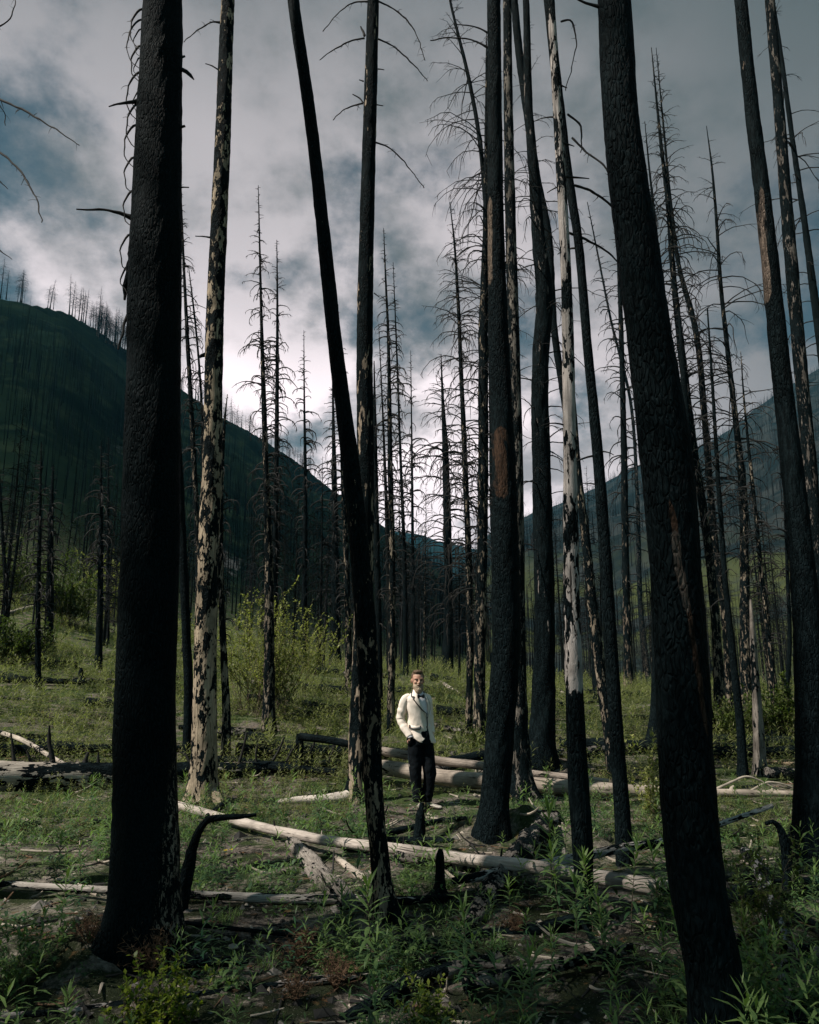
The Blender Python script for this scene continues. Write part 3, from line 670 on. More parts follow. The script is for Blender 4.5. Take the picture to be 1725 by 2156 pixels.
TREE('b13', BT, 'paired spire whose tip is the taller of two rising beside the huge leaning trunk',
     [(1517, 1502, 26), (1512, 1390, 19), (1487, 1115, 17), (1460, 940, 18), (1433, 720, 15), (1420, 600, 12), (1406, 425, 9), (1392, 300, 7), (1372, 100, 1.5)], FLECKHI, extend=0, flare=1,
     crown=(1250, None, 160, 75, dict(twigs=4, droop=1.0, stub=.25)))
TREE('b14', BT, 'second of the paired spires, with a patchy grey lower trunk',
     [(1536, 1495, 18), (1530, 1340, 15), (1505, 1140, 14), (1485, 890, 13), (1464, 690, 12), (1430, 560, 9), (1412, 420, 6), (1397, 260, 4), (1382, 100, 1.2)], FLECKHI, extend=0, flare=1,
     crown=(1250, None, 150, 85, dict(twigs=4, droop=1.0, stub=.2)))
TREE('b15', BT, 'open-crowned snag with wide arching boughs and a forked tip',
     [(1570, 1500, 26), (1568, 1190, 18), (1565, 1040, 17), (1550, 890, 12), (1535, 760, 10), (1518, 600, 8), (1508, 450, 6), (1498, 340, 4), (1488, 265, 1.2)], FLECKHI, extend=0, flare=1,
     crown=(1280, None, 85, 125, dict(twigs=5, droop=1.05, stub=.1, up=.4)))
TREE('b16', BT, 'dark half-hidden snag peering from behind the huge scarred trunk',
     [(1445, 1500, 24), (1425, 1000, 18), (1408, 750, 13), (1392, 600, 9), (1378, 450, 6), (1367, 350, 4), (1358, 255, 1.2)], BLACK, extend=0, flare=1, crown=(1100, None, 90, 60, dict(twigs=4, droop=1.0)))
TREE('b17', BT, 'straight brownish trunk standing between black ones at the clearing\'s far edge',
     [(1325, 1452, 20), (1318, 1190, 15), (1314, 940, 13), (1308, 690, 10), (1303, 560, 7), (1298, 430, 3)], bark_mat('brown bare trunk', .50, .60, 0, 8, 5, .2, wood=(.22, .18, .14)), extend=0, flare=1,
     crown=(1250, None, 80, 55, dict(twigs=3, droop=.9)))
TREE('b18', BT, 'thin slanting stem that crosses behind the brownish trunk',
     [(1362, 1422, 16), (1350, 1290, 11), (1342, 1040, 8), (1327, 840, 6), (1287, 675, 5), (1262, 550, 4), (1237, 425, 1.5)], FLECKHI, extend=0, flare=1, crown=(1300, None, 110, 48, dict(twigs=3, droop=1.0)))
TREE('b20', BT, 'short bare pale trunk snapped off midway, beside a thin dark one',
     [(1602, 1632, 30), (1598, 1540, 22), (1592, 1440, 17), (1586, 1340, 13), (1581, 1262, 5)], PALE, extend=0, flare=1.0)
TREE('b20b', BT, 'slim dark trunk rooted just left of the snapped pale one',
     [(1565, 1637, 20), (1560, 1540, 17), (1547, 1415, 15), (1530, 1250, 12), (1512, 1000, 9), (1500, 800, 6), (1490, 650, 3)], BLACK, extend=0, flare=1, crown=(1300, None, 70, 60, dict(twigs=3, droop=.9)))
TREE('b21', BT, 'narrow knobbly snag in front of the dark valley slope',
     [(1638, 1537, 22), (1627, 1415, 12), (1607, 1240, 10), (1587, 1040, 8), (1567, 840, 4), (1560, 740, 1.2)], FLECKHI, extend=0, flare=1, crown=(1400, None, 100, 46, dict(twigs=3, droop=1.1)))
TREE('b22', BT, 'rusty-footed slender stem near the tall streaked trunk',
     [(1652, 1492, 10), (1662, 1390, 9), (1658, 1200, 7), (1652, 1040, 4), (1646, 820, 1.2)], BLACK, extend=0, flare=1, crown=(1300, None, 60, 34, dict(twigs=3)))
TREE('b23', BT, 'thin black trunk with flared foot left of the huge leaning one',
     [(1372, 1587, 34), (1380, 1520, 24), (1383, 1415, 20), (1380, 1200, 17), (1372, 950, 14), (1360, 750, 10), (1345, 500, 5)], BLACK, extend=0, flare=1.2)
TREE('b23b', BT, 'burnt trunk whose flared foot shows right behind the huge leaning one',
     [(1490, 1560, 40), (1484, 1500, 30), (1478, 1415, 24), (1462, 1100, 18), (1440, 800, 12)], BLACK, extend=2, flare=1.2)
TREE('b25', BT, 'sturdy dark trunk left of the leaning one, foot on bare mound',
     [(704, 1410, 34), (706, 1370, 22), (706, 1190, 16), (704, 1000, 11), (702, 880, 6), (700, 780, 2)], BLACK, extend=0, flare=1.3, crown=(1350, None, 130, 42, dict(twigs=4, droop=1.1)))
TREE('b25b', BT, 'dark trunk immediately beside the sturdy one on the mound',
     [(736, 1467, 17), (734, 1350, 14), (730, 1200, 12), (722, 1000, 9), (716, 800, 5), (712, 640, 1.2)], FLECKHI, extend=0, flare=1.2, crown=(1350, None, 100, 36, dict(twigs=3)))
TREE('b26', BT, 'patchy trunk between the crossing trunks and the needle-thin spire',
     [(800, 1520, 15), (797, 1300, 14), (793, 1100, 11), (790, 900, 8), (788, 760, 2)], BLACK, extend=0, flare=1, crown=(1350, None, 50, 30, dict(twigs=2)))
TREE('c1', BT, 'small stem with ghostly curls at the foot of the hillside bushes',
     [(80, 1452, 13), (80, 1300, 10), (84, 1100, 7), (87, 930, 2)], BLACK, extend=0, flare=1, crown=(1400, None, 90, 40, dict(twigs=4, droop=1.3)))
TREE('c2', BT, 'stout fire-black snag on the hillside behind the round bush',
     [(102, 1372, 20), (105, 1250, 15), (108, 1100, 10), (112, 980, 3)], BLACK, extend=0, flare=1.2, crown=(1330, None, 90, 40, dict(twigs=4, droop=1.3)))
TREE('c3', BT, 'slim paired snag nearer the massive trunk on the hillside',
     [(207, 1418, 15), (211, 1250, 12), (213, 1080, 8), (213, 930, 2)], BLACK, extend=0, flare=1.2, crown=(1330, None, 90, 44, dict(twigs=4, droop=1.3)))
TREE('c4', BT, 'slimmer mate of the paired hillside snag',
     [(226, 1357, 9), (227, 1200, 7), (228, 1050, 5), (229, 920, 1.5)], BLACK, extend=0, flare=1.2, crown=(1330, None, 70, 40, dict(twigs=4, droop=1.3)))
TREE('c5', BT, 'thin black stem standing clear at the outer hillside edge',
     [(6, 1382, 10), (12, 1250, 8), (5, 1120, 7), (-3, 960, 2)], BLACK, extend=0, flare=1.2, crown=(1300, None, 50, 40, dict(twigs=3)))
# a tree just outside the frame reaches its boughs in
TREE('edge', BT, 'near tree at the edge whose two long arching boughs reach in over the hillside',
     [(-95, 1880, 90), (-88, 1500, 76), (-75, 1000, 66), (-62, 500, 56), (-50, 0, 46)], BLACK, extend=6, sides=32,
     branches=[([(-65, 196, 9), (-20, 200, 7), (2, 210, 5), (50, 232, 4.5), (90, 255, 3.5), (130, 280, 3), (168, 305, 2)], TWIG, -.4), ([(-60, 290, 9), (-20, 312, 7), (2, 322, 5), (38, 355, 4.5), (62, 390, 4), (80, 425, 3), (86, 466, 2)], TWIG, -.4),
               ([(-66, 60, 7), (0, 55, 3), (20, 40, 3), (32, 12, 2), (34, -10, 2)], TWIG), ([(-62, 350, 7), (-10, 372, 4), (8, 390, 2), (17, 398, 1.5)], TWIG), ([(-60, 500, 7), (-8, 522, 4), (10, 535, 2), (26, 546, 1.5)], TWIG), ([(-62, 200, 6), (-10, 215, 3), (8, 235, 2), (14, 264, 1.5)], TWIG)])

# ------------------------------------------------------------------ fallen logs, stumps, boughs on the ground
def log(name, label, pts, mat, cat='fallen log', Ys=None, sides=20, rough=.10, nubs=(), lift=0.0, group=None, step=.06, nubmat=None, straight=True, seed=3):
    P = []; Rr = []
    Yl = []
    for i, (u, v, w) in enumerate(pts):
        g = ground_at(u, v + w * .42); Yl.append(g[1])
    Yl = np.array(Yl) if Ys is None else np.array(Ys, float)
    if straight and len(pts) > 2 and Ys is None:
        us = np.array([p[0] for p in pts], float); c = np.polyfit(us, 1 / Yl, 1); Yl = 1 / np.polyval(c, us)
    for (u, v, w), Y in zip(pts, Yl):
        q = at_y(u, v, Y); P.append(q); Rr.append(.5 * w * cam_depth(q) / FPX)
    P = np.array(P); P[:, 2] += lift
    P2, R2 = resample(P, np.array(Rr), step)
    R2 = R2 * (1 + .06 * fbm(np.arange(len(R2)) * step * 2.0, np.zeros(len(R2)) + seed, 3, seed))
    o0 = P2[0]; ax = Vector(P2[-1] - P2[0]).normalized()
    q = ax.to_track_quat('Z', 'Y'); M = np.array(q.to_matrix())
    L = (P2 - o0) @ M
    root = empty(name, o0); root.rotation_mode = 'QUATERNION'; root.rotation_quaternion = q
    tag(root, label, cat, group)
    mb = MB(); tube(mb, L, R2, sides, 0, rough, seed)
    mb.build('trunk', mat, root)
    for nb in nubs:      # (u, v at the log, list of (du, dv, w))
        u, v, segs = nb[0], nb[1], nb[2]
        Yn = np.interp(u, [p[0] for p in pts], Yl)
        Q = []; Rb = []
        for du, dv, w in segs:
            qq = at_y(u + du, v + dv, Yn); Q.append(qq); Rb.append(.5 * w * cam_depth(qq) / FPX)
        Q = np.array(Q); Q[:, 2] += lift
        Q, Rb = resample(Q, Rb, .03)
        mb = MB(); tube(mb, (Q - o0) @ M, Rb, 7, 0, .25, seed + 1)
        mb.build('branch', nubmat or TWIG, root)
    return root
FL = 'fallen_log'
log(FL, 'thick half-charred log with spiky branch stubs, lying behind the massive trunk', [(-120, 1634, 66), (0, 1636, 66), (120, 1637, 61), (240, 1636, 56), (380, 1630, 50), (500, 1624, 38), (600, 1616, 25), (720, 1606, 14)],
    bark_mat('half charred log', .50, .56, 0, 4, 4, .35, wood=(.50, .44, .37), bump=.008), sides=32, rough=.07,
    nubs=[(30, 1615, [(0, 6, 11), (-1, -20, 8), (-4, -50, 5), (-7, -72, 3)]), (112, 1612, [(0, 8, 16), (-2, -14, 12), (-8, -50, 8), (-8, -85, 4)]), (68, 1610, [(0, 8, 9), (-6, -14, 6), (-12, -30, 3)]),
          (178, 1612, [(0, 6, 20), (2, -10, 11), (8, -28, 5)]), (208, 1610, [(0, 6, 9), (-1, -12, 6), (-1, -26, 3)]), (100, 1618, [(0, 0, 22), (6, -8, 10), (12, -18, 6)]),
          (500, 1612, [(0, 5, 8), (10, -25, 6), (20, -70, 4)]), (540, 1610, [(0, 5, 6), (0, -30, 4), (4, -45, 3)]), (565, 1610, [(0, 5, 8), (20, -25, 5), (34, -58, 4)]), (400, 1605, [(0, 4, 8), (-8, -14, 4), (-22, -22, 3)]),
          (600, 1606, [(0, 5, 6), (12, -20, 4), (24, -40, 3)]), (645, 1604, [(0, 5, 6), (14, -30, 4), (24, -62, 3)]), (690, 1600, [(0, 5, 5), (12, -20, 4), (18, -46, 3)]), (705, 1600, [(0, 5, 5), (-4, -25, 3), (0, -44, 2)]),
          (560, 1618, [(0, 0, 5), (30, -2, 4), (60, 0, 2)])])
log(FL, 'slim bleached pole leaning on the thick half-charred log', [(-20, 1536, 10), (60, 1565, 10), (110, 1595, 9), (160, 1622, 8)], LOGPALE, Ys=[14.5, 13.2, 12.6, 12.0], sides=12,
    nubs=[(40, 1558, [(0, 4, 4), (3, -12, 3)]), (90, 1583, [(0, 4, 4), (4, -12, 3)])])
log(FL, 'long white log slanting from the peeling trunk down toward the huge leaning tree', [(362, 1693, 17), (500, 1730, 19), (600, 1753, 20), (700, 1772, 21), (862, 1791, 23), (1000, 1812, 25), (1112, 1824, 27), (1230, 1843, 29), (1362, 1866, 34), (1480, 1882, 35), (1600, 1897, 35)],
    bark_mat('white log charred at one end', .34, .60, 6.0, 7.6, 5, .3, wood=(.50, .44, .39), wood2=(.33, .29, .25), bump=.006),
    Ys=[10.5, 9.4, 8.7, 8.1, 7.45, 6.9, 6.55, 6.25, 5.85, 5.55, 5.3], sides=32, rough=.10,
    nubs=[(581, 1745, [(0, 4, 6), (-3, -8, 5), (-4, -18, 3)]), (848, 1783, [(0, 4, 6), (2, -10, 4), (3, -22, 3)]), (1054, 1812, [(0, 4, 6), (2, -14, 5), (4, -26, 3)]), (1126, 1818, [(0, 6, 7), (6, -8, 5), (10, -20, 3)]),
          (430, 1710, [(0, 4, 4), (2, -8, 3)]), (530, 1735, [(0, 3, 5), (0, -8, 3)]), (658, 1765, [(0, 3, 4), (-2, -9, 3)]), (1050, 1828, [(0, -4, 5), (-2, 6, 3)]), (1122, 1838, [(0, -4, 5), (1, 6, 3)])])
log(FL, 'big smooth grey log lying right behind the man\'s legs', [(770, 1610, 26), (862, 1624, 32), (917, 1635, 33), (1017, 1645, 34), (1112, 1652, 33), (1212, 1659, 30), (1362, 1666, 24), (1500, 1669, 17), (1690, 1672, 12)],
    bark_mat('smooth grey log', .40, .42, 0, 4, 4, .22, wood=(.40, .34, .28), wood2=(.29, .24, .20), bump=.005), sides=32, rough=.08, Ys=[12.9, 12.5, 12.35, 12.1, 11.9, 11.75, 11.6, 11.5, 11.4],
    nubs=[(1540, 1665, [(0, 6, 12), (2, -6, 9), (6, -10, 5)]), (1625, 1668, [(0, 4, 9), (2, -8, 6)]), (1500, 1665, [(0, 0, 6), (40, -18, 5), (72, -30, 4), (104, -20, 3), (136, -2, 3)]), (1580, 1665, [(0, 0, 4), (40, -18, 4), (70, -14, 3), (105, 0, 2)])], nubmat=TWIGPALE)
log(FL, 'second grey log parallel to and beyond the big smooth one, charred at its raised end', [(632, 1551, 16), (690, 1558, 15), (740, 1568, 15), (802, 1581, 18), (862, 1591, 19), (917, 1601, 18), (1017, 1613, 18), (1102, 1627, 16), (1192, 1636, 14), (1282, 1646, 11)],
    bark_mat('grey log charred at its tip', .72, .40, 1.0, 1.6, 5, .22, wood=(.38, .32, .27)), Ys=[13.4, 13.2, 13.0, 12.8, 12.6, 12.5, 12.3, 12.1, 12.0, 11.8], sides=24, rough=.06)
log(FL, 'thin dark-sided log stretched across the front of the scene', [(-60, 1874, 13), (0, 1877, 15), (215, 1888, 15), (400, 1898, 16), (600, 1907, 20), (775, 1908, 20), (862, 1911, 17), (955, 1902, 12)], lift=.05, mat=bark_mat('thin front log', .50, .50, 0, 4, 6, .25, wood=(.42, .38, .34)), sides=20, rough=.08)
log(FL, 'charred grey log crossing beneath the long white one', [(955, 1902, 13), (1010, 1892, 19), (1112, 1872, 24), (1207, 1851, 22), (1287, 1831, 19), (1402, 1811, 18), (1512, 1776, 12), (1580, 1752, 11), (1630, 1734, 9)],
    lift=.16, mat=bark_mat('charred crossing log', .47, .50, 0, 4, 6, .22, wood=(.44, .41, .38)), Ys=[6.35, 6.5, 6.8, 7.1, 7.35, 7.5, 7.6, 7.65, 7.7], sides=24, rough=.10)
log('curved_snag', 'hooked black snag bending down to the soil beside the tall streaked trunk', [(1662, 1880, 26), (1660, 1830, 22), (1652, 1775, 19), (1643, 1745, 13), (1628, 1730, 9), (1612, 1735, 7)], BLACK, cat='broken snag', Ys=[6.4] * 6, sides=16, step=.03)
log(FL, 'crumbling cracked log slanting down past the dusty mound, white wood at its broken tip', [(1160, 1728, 46), (1100, 1795, 50), (1045, 1860, 48), (1005, 1925, 44), (965, 1985, 36)], ROT, sides=32, rough=.30, step=.04, seed=12)
log(FL, 'rotten grey log running up the bare soil in front of the peeled root', [(612, 1772, 22), (640, 1800, 34), (670, 1838, 42), (705, 1875, 42), (735, 1903, 36)], bark_mat('rotten grey log', .44, .46, 0, 3, 6, .3, wood=(.28, .25, .22), bump=.03), sides=28, rough=.35, step=.04, seed=15)
log(FL, 'short splintered pale log beside the rotten grey one', [(708, 1806, 12), (740, 1832, 17), (785, 1863, 12)], LOGPALE, sides=16, rough=.35, step=.03, seed=18)
log(FL, 'dim grey pole along the bottom edge of the picture', [(-60, 2146, 13), (100, 2134, 15), (250, 2117, 17), (380, 2100, 15), (500, 2087, 17), (650, 2066, 18), (790, 2052, 13)], bark_mat('dim pole', .50, .50, 0, 3, 6, .25, wood=(.34, .31, .29)), sides=18, rough=.12)
log(FL, 'burnt-out log shell sprawled by the lowest edge, deep black', [(720, 2150, 26), (800, 2108, 34), (870, 2070, 36), (960, 2040, 30), (1060, 2015, 24)], ROT, sides=28, rough=.35, step=.04, seed=22)
log(FL, 'black log on the soil right of the leaning foot', [(840, 1985, 22), (930, 1990, 30), (1010, 1975, 30), (1120, 1960, 26), (1230, 1930, 22)], BLACK, sides=22, rough=.25, step=.05, seed=24)
log(FL, 'slender black log seen across the clearing\'s far right edge', [(1310, 1511, 9), (1450, 1509, 11), (1560, 1508, 11), (1690, 1510, 10)], BLACK, sides=12, rough=.1)
log(FL, 'dark log half buried near the hooked snag', [(1540, 1882, 30), (1620, 1872, 36), (1725, 1868, 40), (1790, 1868, 38)], BLACK, sides=24, rough=.12)
log(FL, 'grey cracked log running toward the viewer under the hooked snag', [(1565, 1790, 20), (1610, 1860, 30), (1632, 1960, 40), (1650, 2060, 44), (1690, 2170, 46)], bark_mat('grey cracked log', .50, .50, 0, 3, 6, .3, wood=(.26, .26, .26), bump=.03), sides=28, rough=.22, seed=31)
log(FL, 'pale branch lying on far grass behind the man', [(922, 1432, 7), (950, 1450, 9), (978, 1470, 10)], LOGPALE, sides=10)
log(FL, 'small pale log at the foot of the hillside snags', [(-10, 1300, 9), (30, 1288, 9), (68, 1278, 8)], LOGPALE, sides=10)
log(FL, 'thin dark log in the grass below the round bush', [(-10, 1416, 8), (30, 1424, 10), (72, 1433, 9)], BLACK, sides=10)
log(FL, 'thin pole lying on the slope near the paired hillside snags', [(165, 1345, 4), (200, 1352, 5), (245, 1361, 5)], BLACK, sides=8)
log(FL, 'dark rotten log in shrubs left of the flecked willow-side spire', [(515, 1555, 10), (560, 1560, 12), (640, 1568, 12), (690, 1574, 8)], BLACK, sides=12, rough=.2)
log(FL, 'black decaying log on grass right of the willow', [(625, 1500, 8), (660, 1503, 10), (700, 1510, 10)], BLACK, sides=12, rough=.3)
log(FL, 'stubby grey log on grass between slim trunks beyond the clearing', [(1300, 1460, 7), (1340, 1463, 8), (1372, 1466, 7)], bark_mat('stubby grey log', .5, .5, 0, 3, 5, .3), sides=10)
log(FL, 'pale short branch wedged between far trunks by the dark crooked tree', [(1165, 1448, 5), (1180, 1456, 8), (1200, 1470, 6)], LOGPALE, sides=10)
log(FL, 'faint grey log in far shade beyond the hooked snag', [(1560, 1598, 7), (1620, 1603, 9), (1690, 1612, 9)], bark_mat('faint grey log', .46, .46, 0, 3, 5, .3), sides=10)
log(FL, 'bleached thin stick on the sunny slope below the thick half-charred log', [(30, 1715, 6), (70, 1735, 9), (95, 1748, 6)], LOGPALE, sides=10, rough=.3)
log(FL, 'grey stick pointing from the massive trunk along bare soil', [(120, 1853, 10), (170, 1868, 12), (205, 1885, 8)], LOGPALE, sides=10, rough=.25)
log(FL, 'black log lying in front of the massive trunk\'s uphill side', [(-40, 1744, 16), (20, 1740, 18), (85, 1737, 14)], BLACK, sides=14, rough=.2)
log('fallen_branch', 'curved stick lying under the man\'s shoes', [(885, 1722, 4), (905, 1722, 6), (935, 1730, 6), (955, 1735, 3)], TWIGPALE, cat='branch', sides=8, straight=False)
log('fallen_branch', 'white broken chunk of wood glowing among dark fireweed', [(1236, 1990, 14), (1258, 2003, 18), (1282, 2014, 12)], LOGPALE, cat='branch', sides=12, rough=.4, step=.02)
log('fallen_branch', 'twisted root chip standing in shadow below the bare slope', [(528, 1950, 4), (536, 1972, 12), (545, 1992, 6)], LOGPALE, cat='branch', sides=10, rough=.4, step=.02, straight=False)
# roots shown lit at the peeled foot
def add_root(key, pts, mat):
    t = TT[key]; Q = []; Rb = []
    for u, v, w, Y in pts:
        q = at_y(u, v, t.Y + Y); Q.append(q); Rb.append(.5 * w * cam_depth(q) / FPX)
    Q, Rb = resample(Q, Rb, .04); mb = MB(); tube(mb, Q, Rb, 14, 0, .15, 5); mb.build('root', mat, t.root, origin=t.g)
add_root('mid5', [(750, 1665, 30, 0), (728, 1676, 22, -.1), (690, 1682, 20, -.15), (640, 1684, 16, -.15), (585, 1688, 9, -.15)], bark_mat('bleached root', .36, .36, 0, 3, 4, 1, wood=(.62, .56, .50), wood2=(.5, .44, .38)))
add_root('patchy3', [(445, 1670, 34, -.05), (462, 1690, 22, -.15), (478, 1712, 10, -.3)], PATCHY)
add_root('patchy3', [(405, 1665, 26, -.05), (398, 1688, 18, -.15), (392, 1705, 8, -.2)], PATCHY)
add_root('lean4', [(822, 1915, 28, 0), (850, 1945, 26, -.15), (888, 1972, 14, -.3)], BLACK)
add_root('pair6b', [(1112, 1655, 34, -.05), (1124, 1685, 20, -.15), (1134, 1705, 8, -.25)], FLECK)
add_root('b23b', [(1490, 1545, 26, 0), (1502, 1565, 14, -.2)], BLACK)

def stump(label, pts, mat=BLACK, name='tree_stump', cat='stump', flare=.8, jag=True):
    t = trunk_tree(name, label, pts, mat, extend=0, flare=flare, rough=.2, sides=18, step=.03, cat=cat, sink=.15)
    return t
# small burnt logs strewn through the grass
def small_log(x, y, L, r, a, lab, mat, k):
    n = 7; q = np.linspace(-.5, .5, n); X = x + q * L * math.cos(a); Y = y + q * L * math.sin(a); Z = zT(X, Y)
    c = np.polyfit(q, Z, 1); P = np.stack([X, Y, np.polyval(c, q) + r * .7 + .05], -1); P, Rr = resample(P, r * np.linspace(1, .6, n), .12)
    ax = Vector(P[-1] - P[0]).normalized(); qq = ax.to_track_quat('Z', 'Y'); M = np.array(qq.to_matrix())
    mb = MB(); tube(mb, (P - P[0]) @ M, Rr, 10, 0, .25, k); o = mb.build('fallen_log', mat, None, P[0]); o.rotation_mode = 'QUATERNION'; o.rotation_quaternion = qq
    tag(o, lab, 'fallen log', lab)
for k, (u0, u1, lab) in enumerate([(-40, 330, 'small charred log lying in the grass of the hillside'), (430, 800, 'small charred log in the grass around the willow'), (860, 1300, 'small charred log in the meadow beyond the man'), (1300, 1760, 'small charred log in far grass past the pale barkless tree')]):
    for i in range(13):
        y = rnd.uniform(13.5, 38); x = (rnd.uniform(u0, u1) - W0 / 2) / FPX * y
        small_log(x, y, rnd.uniform(1.0, 4.5), rnd.uniform(.04, .12) * (1 + y / 60), rnd.gauss(0, .5), lab, BLACK if i % 3 else ROT, i + 20 * k)
for k in range(16):
    y = rnd.uniform(4.6, 10.5); x = rnd.uniform(-.5, .5) * y
    small_log(x, y, rnd.uniform(.4, 1.3), rnd.uniform(.018, .05), rnd.gauss(0, .8), 'short burnt stick of wood lying on the near dark soil', [BLACK, ROT, BLACK][k % 3], 90 + k)
stump('narrow black stump standing right in front of the man\'s shoes', [(882, 1782, 27), (884, 1745, 22), (885, 1716, 19), (887, 1703, 12), (889, 1690, 10)])
stump('black post-like stump just below the long white log', [(925, 1893, 52), (927, 1872, 22), (927, 1830, 18), (927, 1800, 17), (928, 1788, 9)])
stump('upright black post propping the raised end of the second grey log', [(629, 1630, 20), (630, 1600, 17), (630, 1570, 17), (631, 1545, 14)])
stump('small pointed stump on the hillside slope', [(170, 1441, 26), (170, 1425, 12), (171, 1412, 8), (171, 1406, 4)])
stump('tiny burnt stump in far grass beside the sturdy trunk', [(607, 1402, 9), (608, 1390, 7), (609, 1378, 6)])
log('bent_branch', 'black elbow-shaped bough rising from the massive trunk\'s foot over the white log', [(378, 1920, 34), (384, 1880, 30), (396, 1830, 24), (406, 1785, 19), (420, 1748, 16), (436, 1728, 15), (470, 1721, 13), (505, 1719, 11), (540, 1716, 7)], BLACK, cat='branch', Ys=[6.3, 6.3, 6.3, 6.3, 6.3, 6.3, 6.3, 6.3, 6.3], sides=18, step=.03, rough=.18)

# ------------------------------------------------------------------ plants
LEAF = leaf_mat('fireweed leaf', (.022, .075, .036), (.17, .26, .08))
LEAFY = leaf_mat('meadow leaf', (.030, .056, .018), (.21, .225, .09), dry=(.17, .12, .07))
WILLOW = leaf_mat('willow leaf', (.14, .16, .045), (.36, .37, .13))
SHRUBG = leaf_mat('shrub leaf', (.03, .055, .012), (.10, .135, .03))
STEMM = plain_mat('plant stem', (.10, .075, .05), .8)
DRYM = plain_mat('dried brown plant', (.115, .072, .045), .9, .1, .4, 30)
FLOWER = plain_mat('yellow petals', (.80, .58, .03), .6)
def leaves(rs, S, az, el0, el1, L, Wd, seg, fold=.25):
    """lance leaves: S (B,3), returns V (B, (seg+1)*2 ..) and F"""
    P, N1 = arcs(S, az, el0, el1, L, seg + 1)
    s = np.linspace(0, 1, seg + 1)
    w = Wd[:, None] * (np.sin(np.pi * np.clip(s * .93 + .07, 0, 1)) ** .8)[None] * .5
    Bn = len(S); n = seg + 1
    if fold:
        up = np.cross(np.gradient(P, axis=1), N1[:, None]); up /= np.linalg.norm(up, axis=2)[..., None] + 1e-9
        A = P + N1[:, None] * w[..., None] + up * (w * fold)[..., None]; C = P - N1[:, None] * w[..., None] + up * (w * fold)[..., None]
        V = np.stack([A, P, C], 2).reshape(Bn, n * 3, 3)
        f = []
        for i in range(seg):
            for c in (0, 1):
                f.append([i * 3 + c, i * 3 + c + 1, i * 3 + 4 + c, i * 3 + 3 + c])
        F = np.array(f)[None] + (np.arange(Bn) * n * 3)[:, None, None]; k = n * 3
    else:
        A = P + N1[:, None] * w[..., None]; C = P - N1[:, None] * w[..., None]
        V = np.stack([A, C], 2).reshape(Bn, n * 2, 3)
        f = [[i * 2, i * 2 + 1, i * 2 + 3, i * 2 + 2] for i in range(seg)]
        F = np.array(f)[None] + (np.arange(Bn) * n * 2)[:, None, None]; k = n * 2
    return V.reshape(-1, 3), F.reshape(-1, 4), k
def fireweed(seed, h, nl, detail=True):
    rs = np.random.RandomState(seed)
    t = np.linspace(.12, 1, nl); lean = rs.uniform(0, .16); la = rs.rand() * 6.28
    sx = lambda q: math.sin(la) * lean * h * q ** 2; sy = lambda q: math.cos(la) * lean * h * q ** 2
    S = np.stack([sx(t), sy(t), h * t], -1)
    az = np.arange(nl) * 2.4 + rs.rand(nl) * .6
    L = 1.35 * (.062 + .085 * np.sin(np.pi * np.clip(t * .9, 0, 1)) ** .7) * (h / .65) ** .5 * rs.uniform(.75, 1.2, nl); L[-3:] *= .6
    e0 = .40 + .85 * t ** 3 + rs.normal(0, .12, nl); e1 = e0 - rs.uniform(.5, 1.2, nl) * (1.15 - t ** 3)
    V, F, k = leaves(rs, S, az, e0, e1, L, L * rs.uniform(.13, .18, nl), 4 if detail else 2, .3 if detail else 0)
    tint = np.repeat(np.clip(t ** 2 * .9 + rs.normal(0, .12, nl), 0, 1.2), k)
    q = np.linspace(0, 1, 6); Pst = np.stack([sx(q), sy(q), h * q - .02], -1)[None]
    return V, F, tint, Pst, np.linspace(.0045, .0015, 6)[None] * (h / .6)
def plant_obj(seed, h, nl):
    V, F, tint, Ps, Rs = fireweed(seed, h, nl)
    mb = MB(); mb.add(V, F, 0, tint)
    tubes(mb, Ps, Rs, np.array([[1., 0, 0]]), 4, 1)
    return mb
def bare_mask(u, v):
    m = False
    for (a, b, c, d) in [(480, 620, 1745, 1845), (1000, 1180, 1730, 1800), (830, 975, 1650, 1725), (1080, 1180, 1590, 1625), (240, 375, 1660, 2010), (1465, 1560, 1850, 2160)]:
        m = m or (a < u < b and c < v < d)
    return m
def project(P):
    x, y, z = P; d = cam_depth(P)
    up = -y * sp + (z - EYE) * cp
    return W0 / 2 + FPX * x / d, H0 / 2 - FPX * up / d
FW = []
for k in range(9):
    mb = plant_obj(100 + k, [.5, .62, .75, .42, .85, .34, .66, .55, .28][k], [30, 36, 42, 26, 46, 20, 34, 32, 16][k])
    o = mb.build('fireweed', [LEAF, STEMM], attr=True); FW.append(o.data); bpy.data.objects.remove(o)
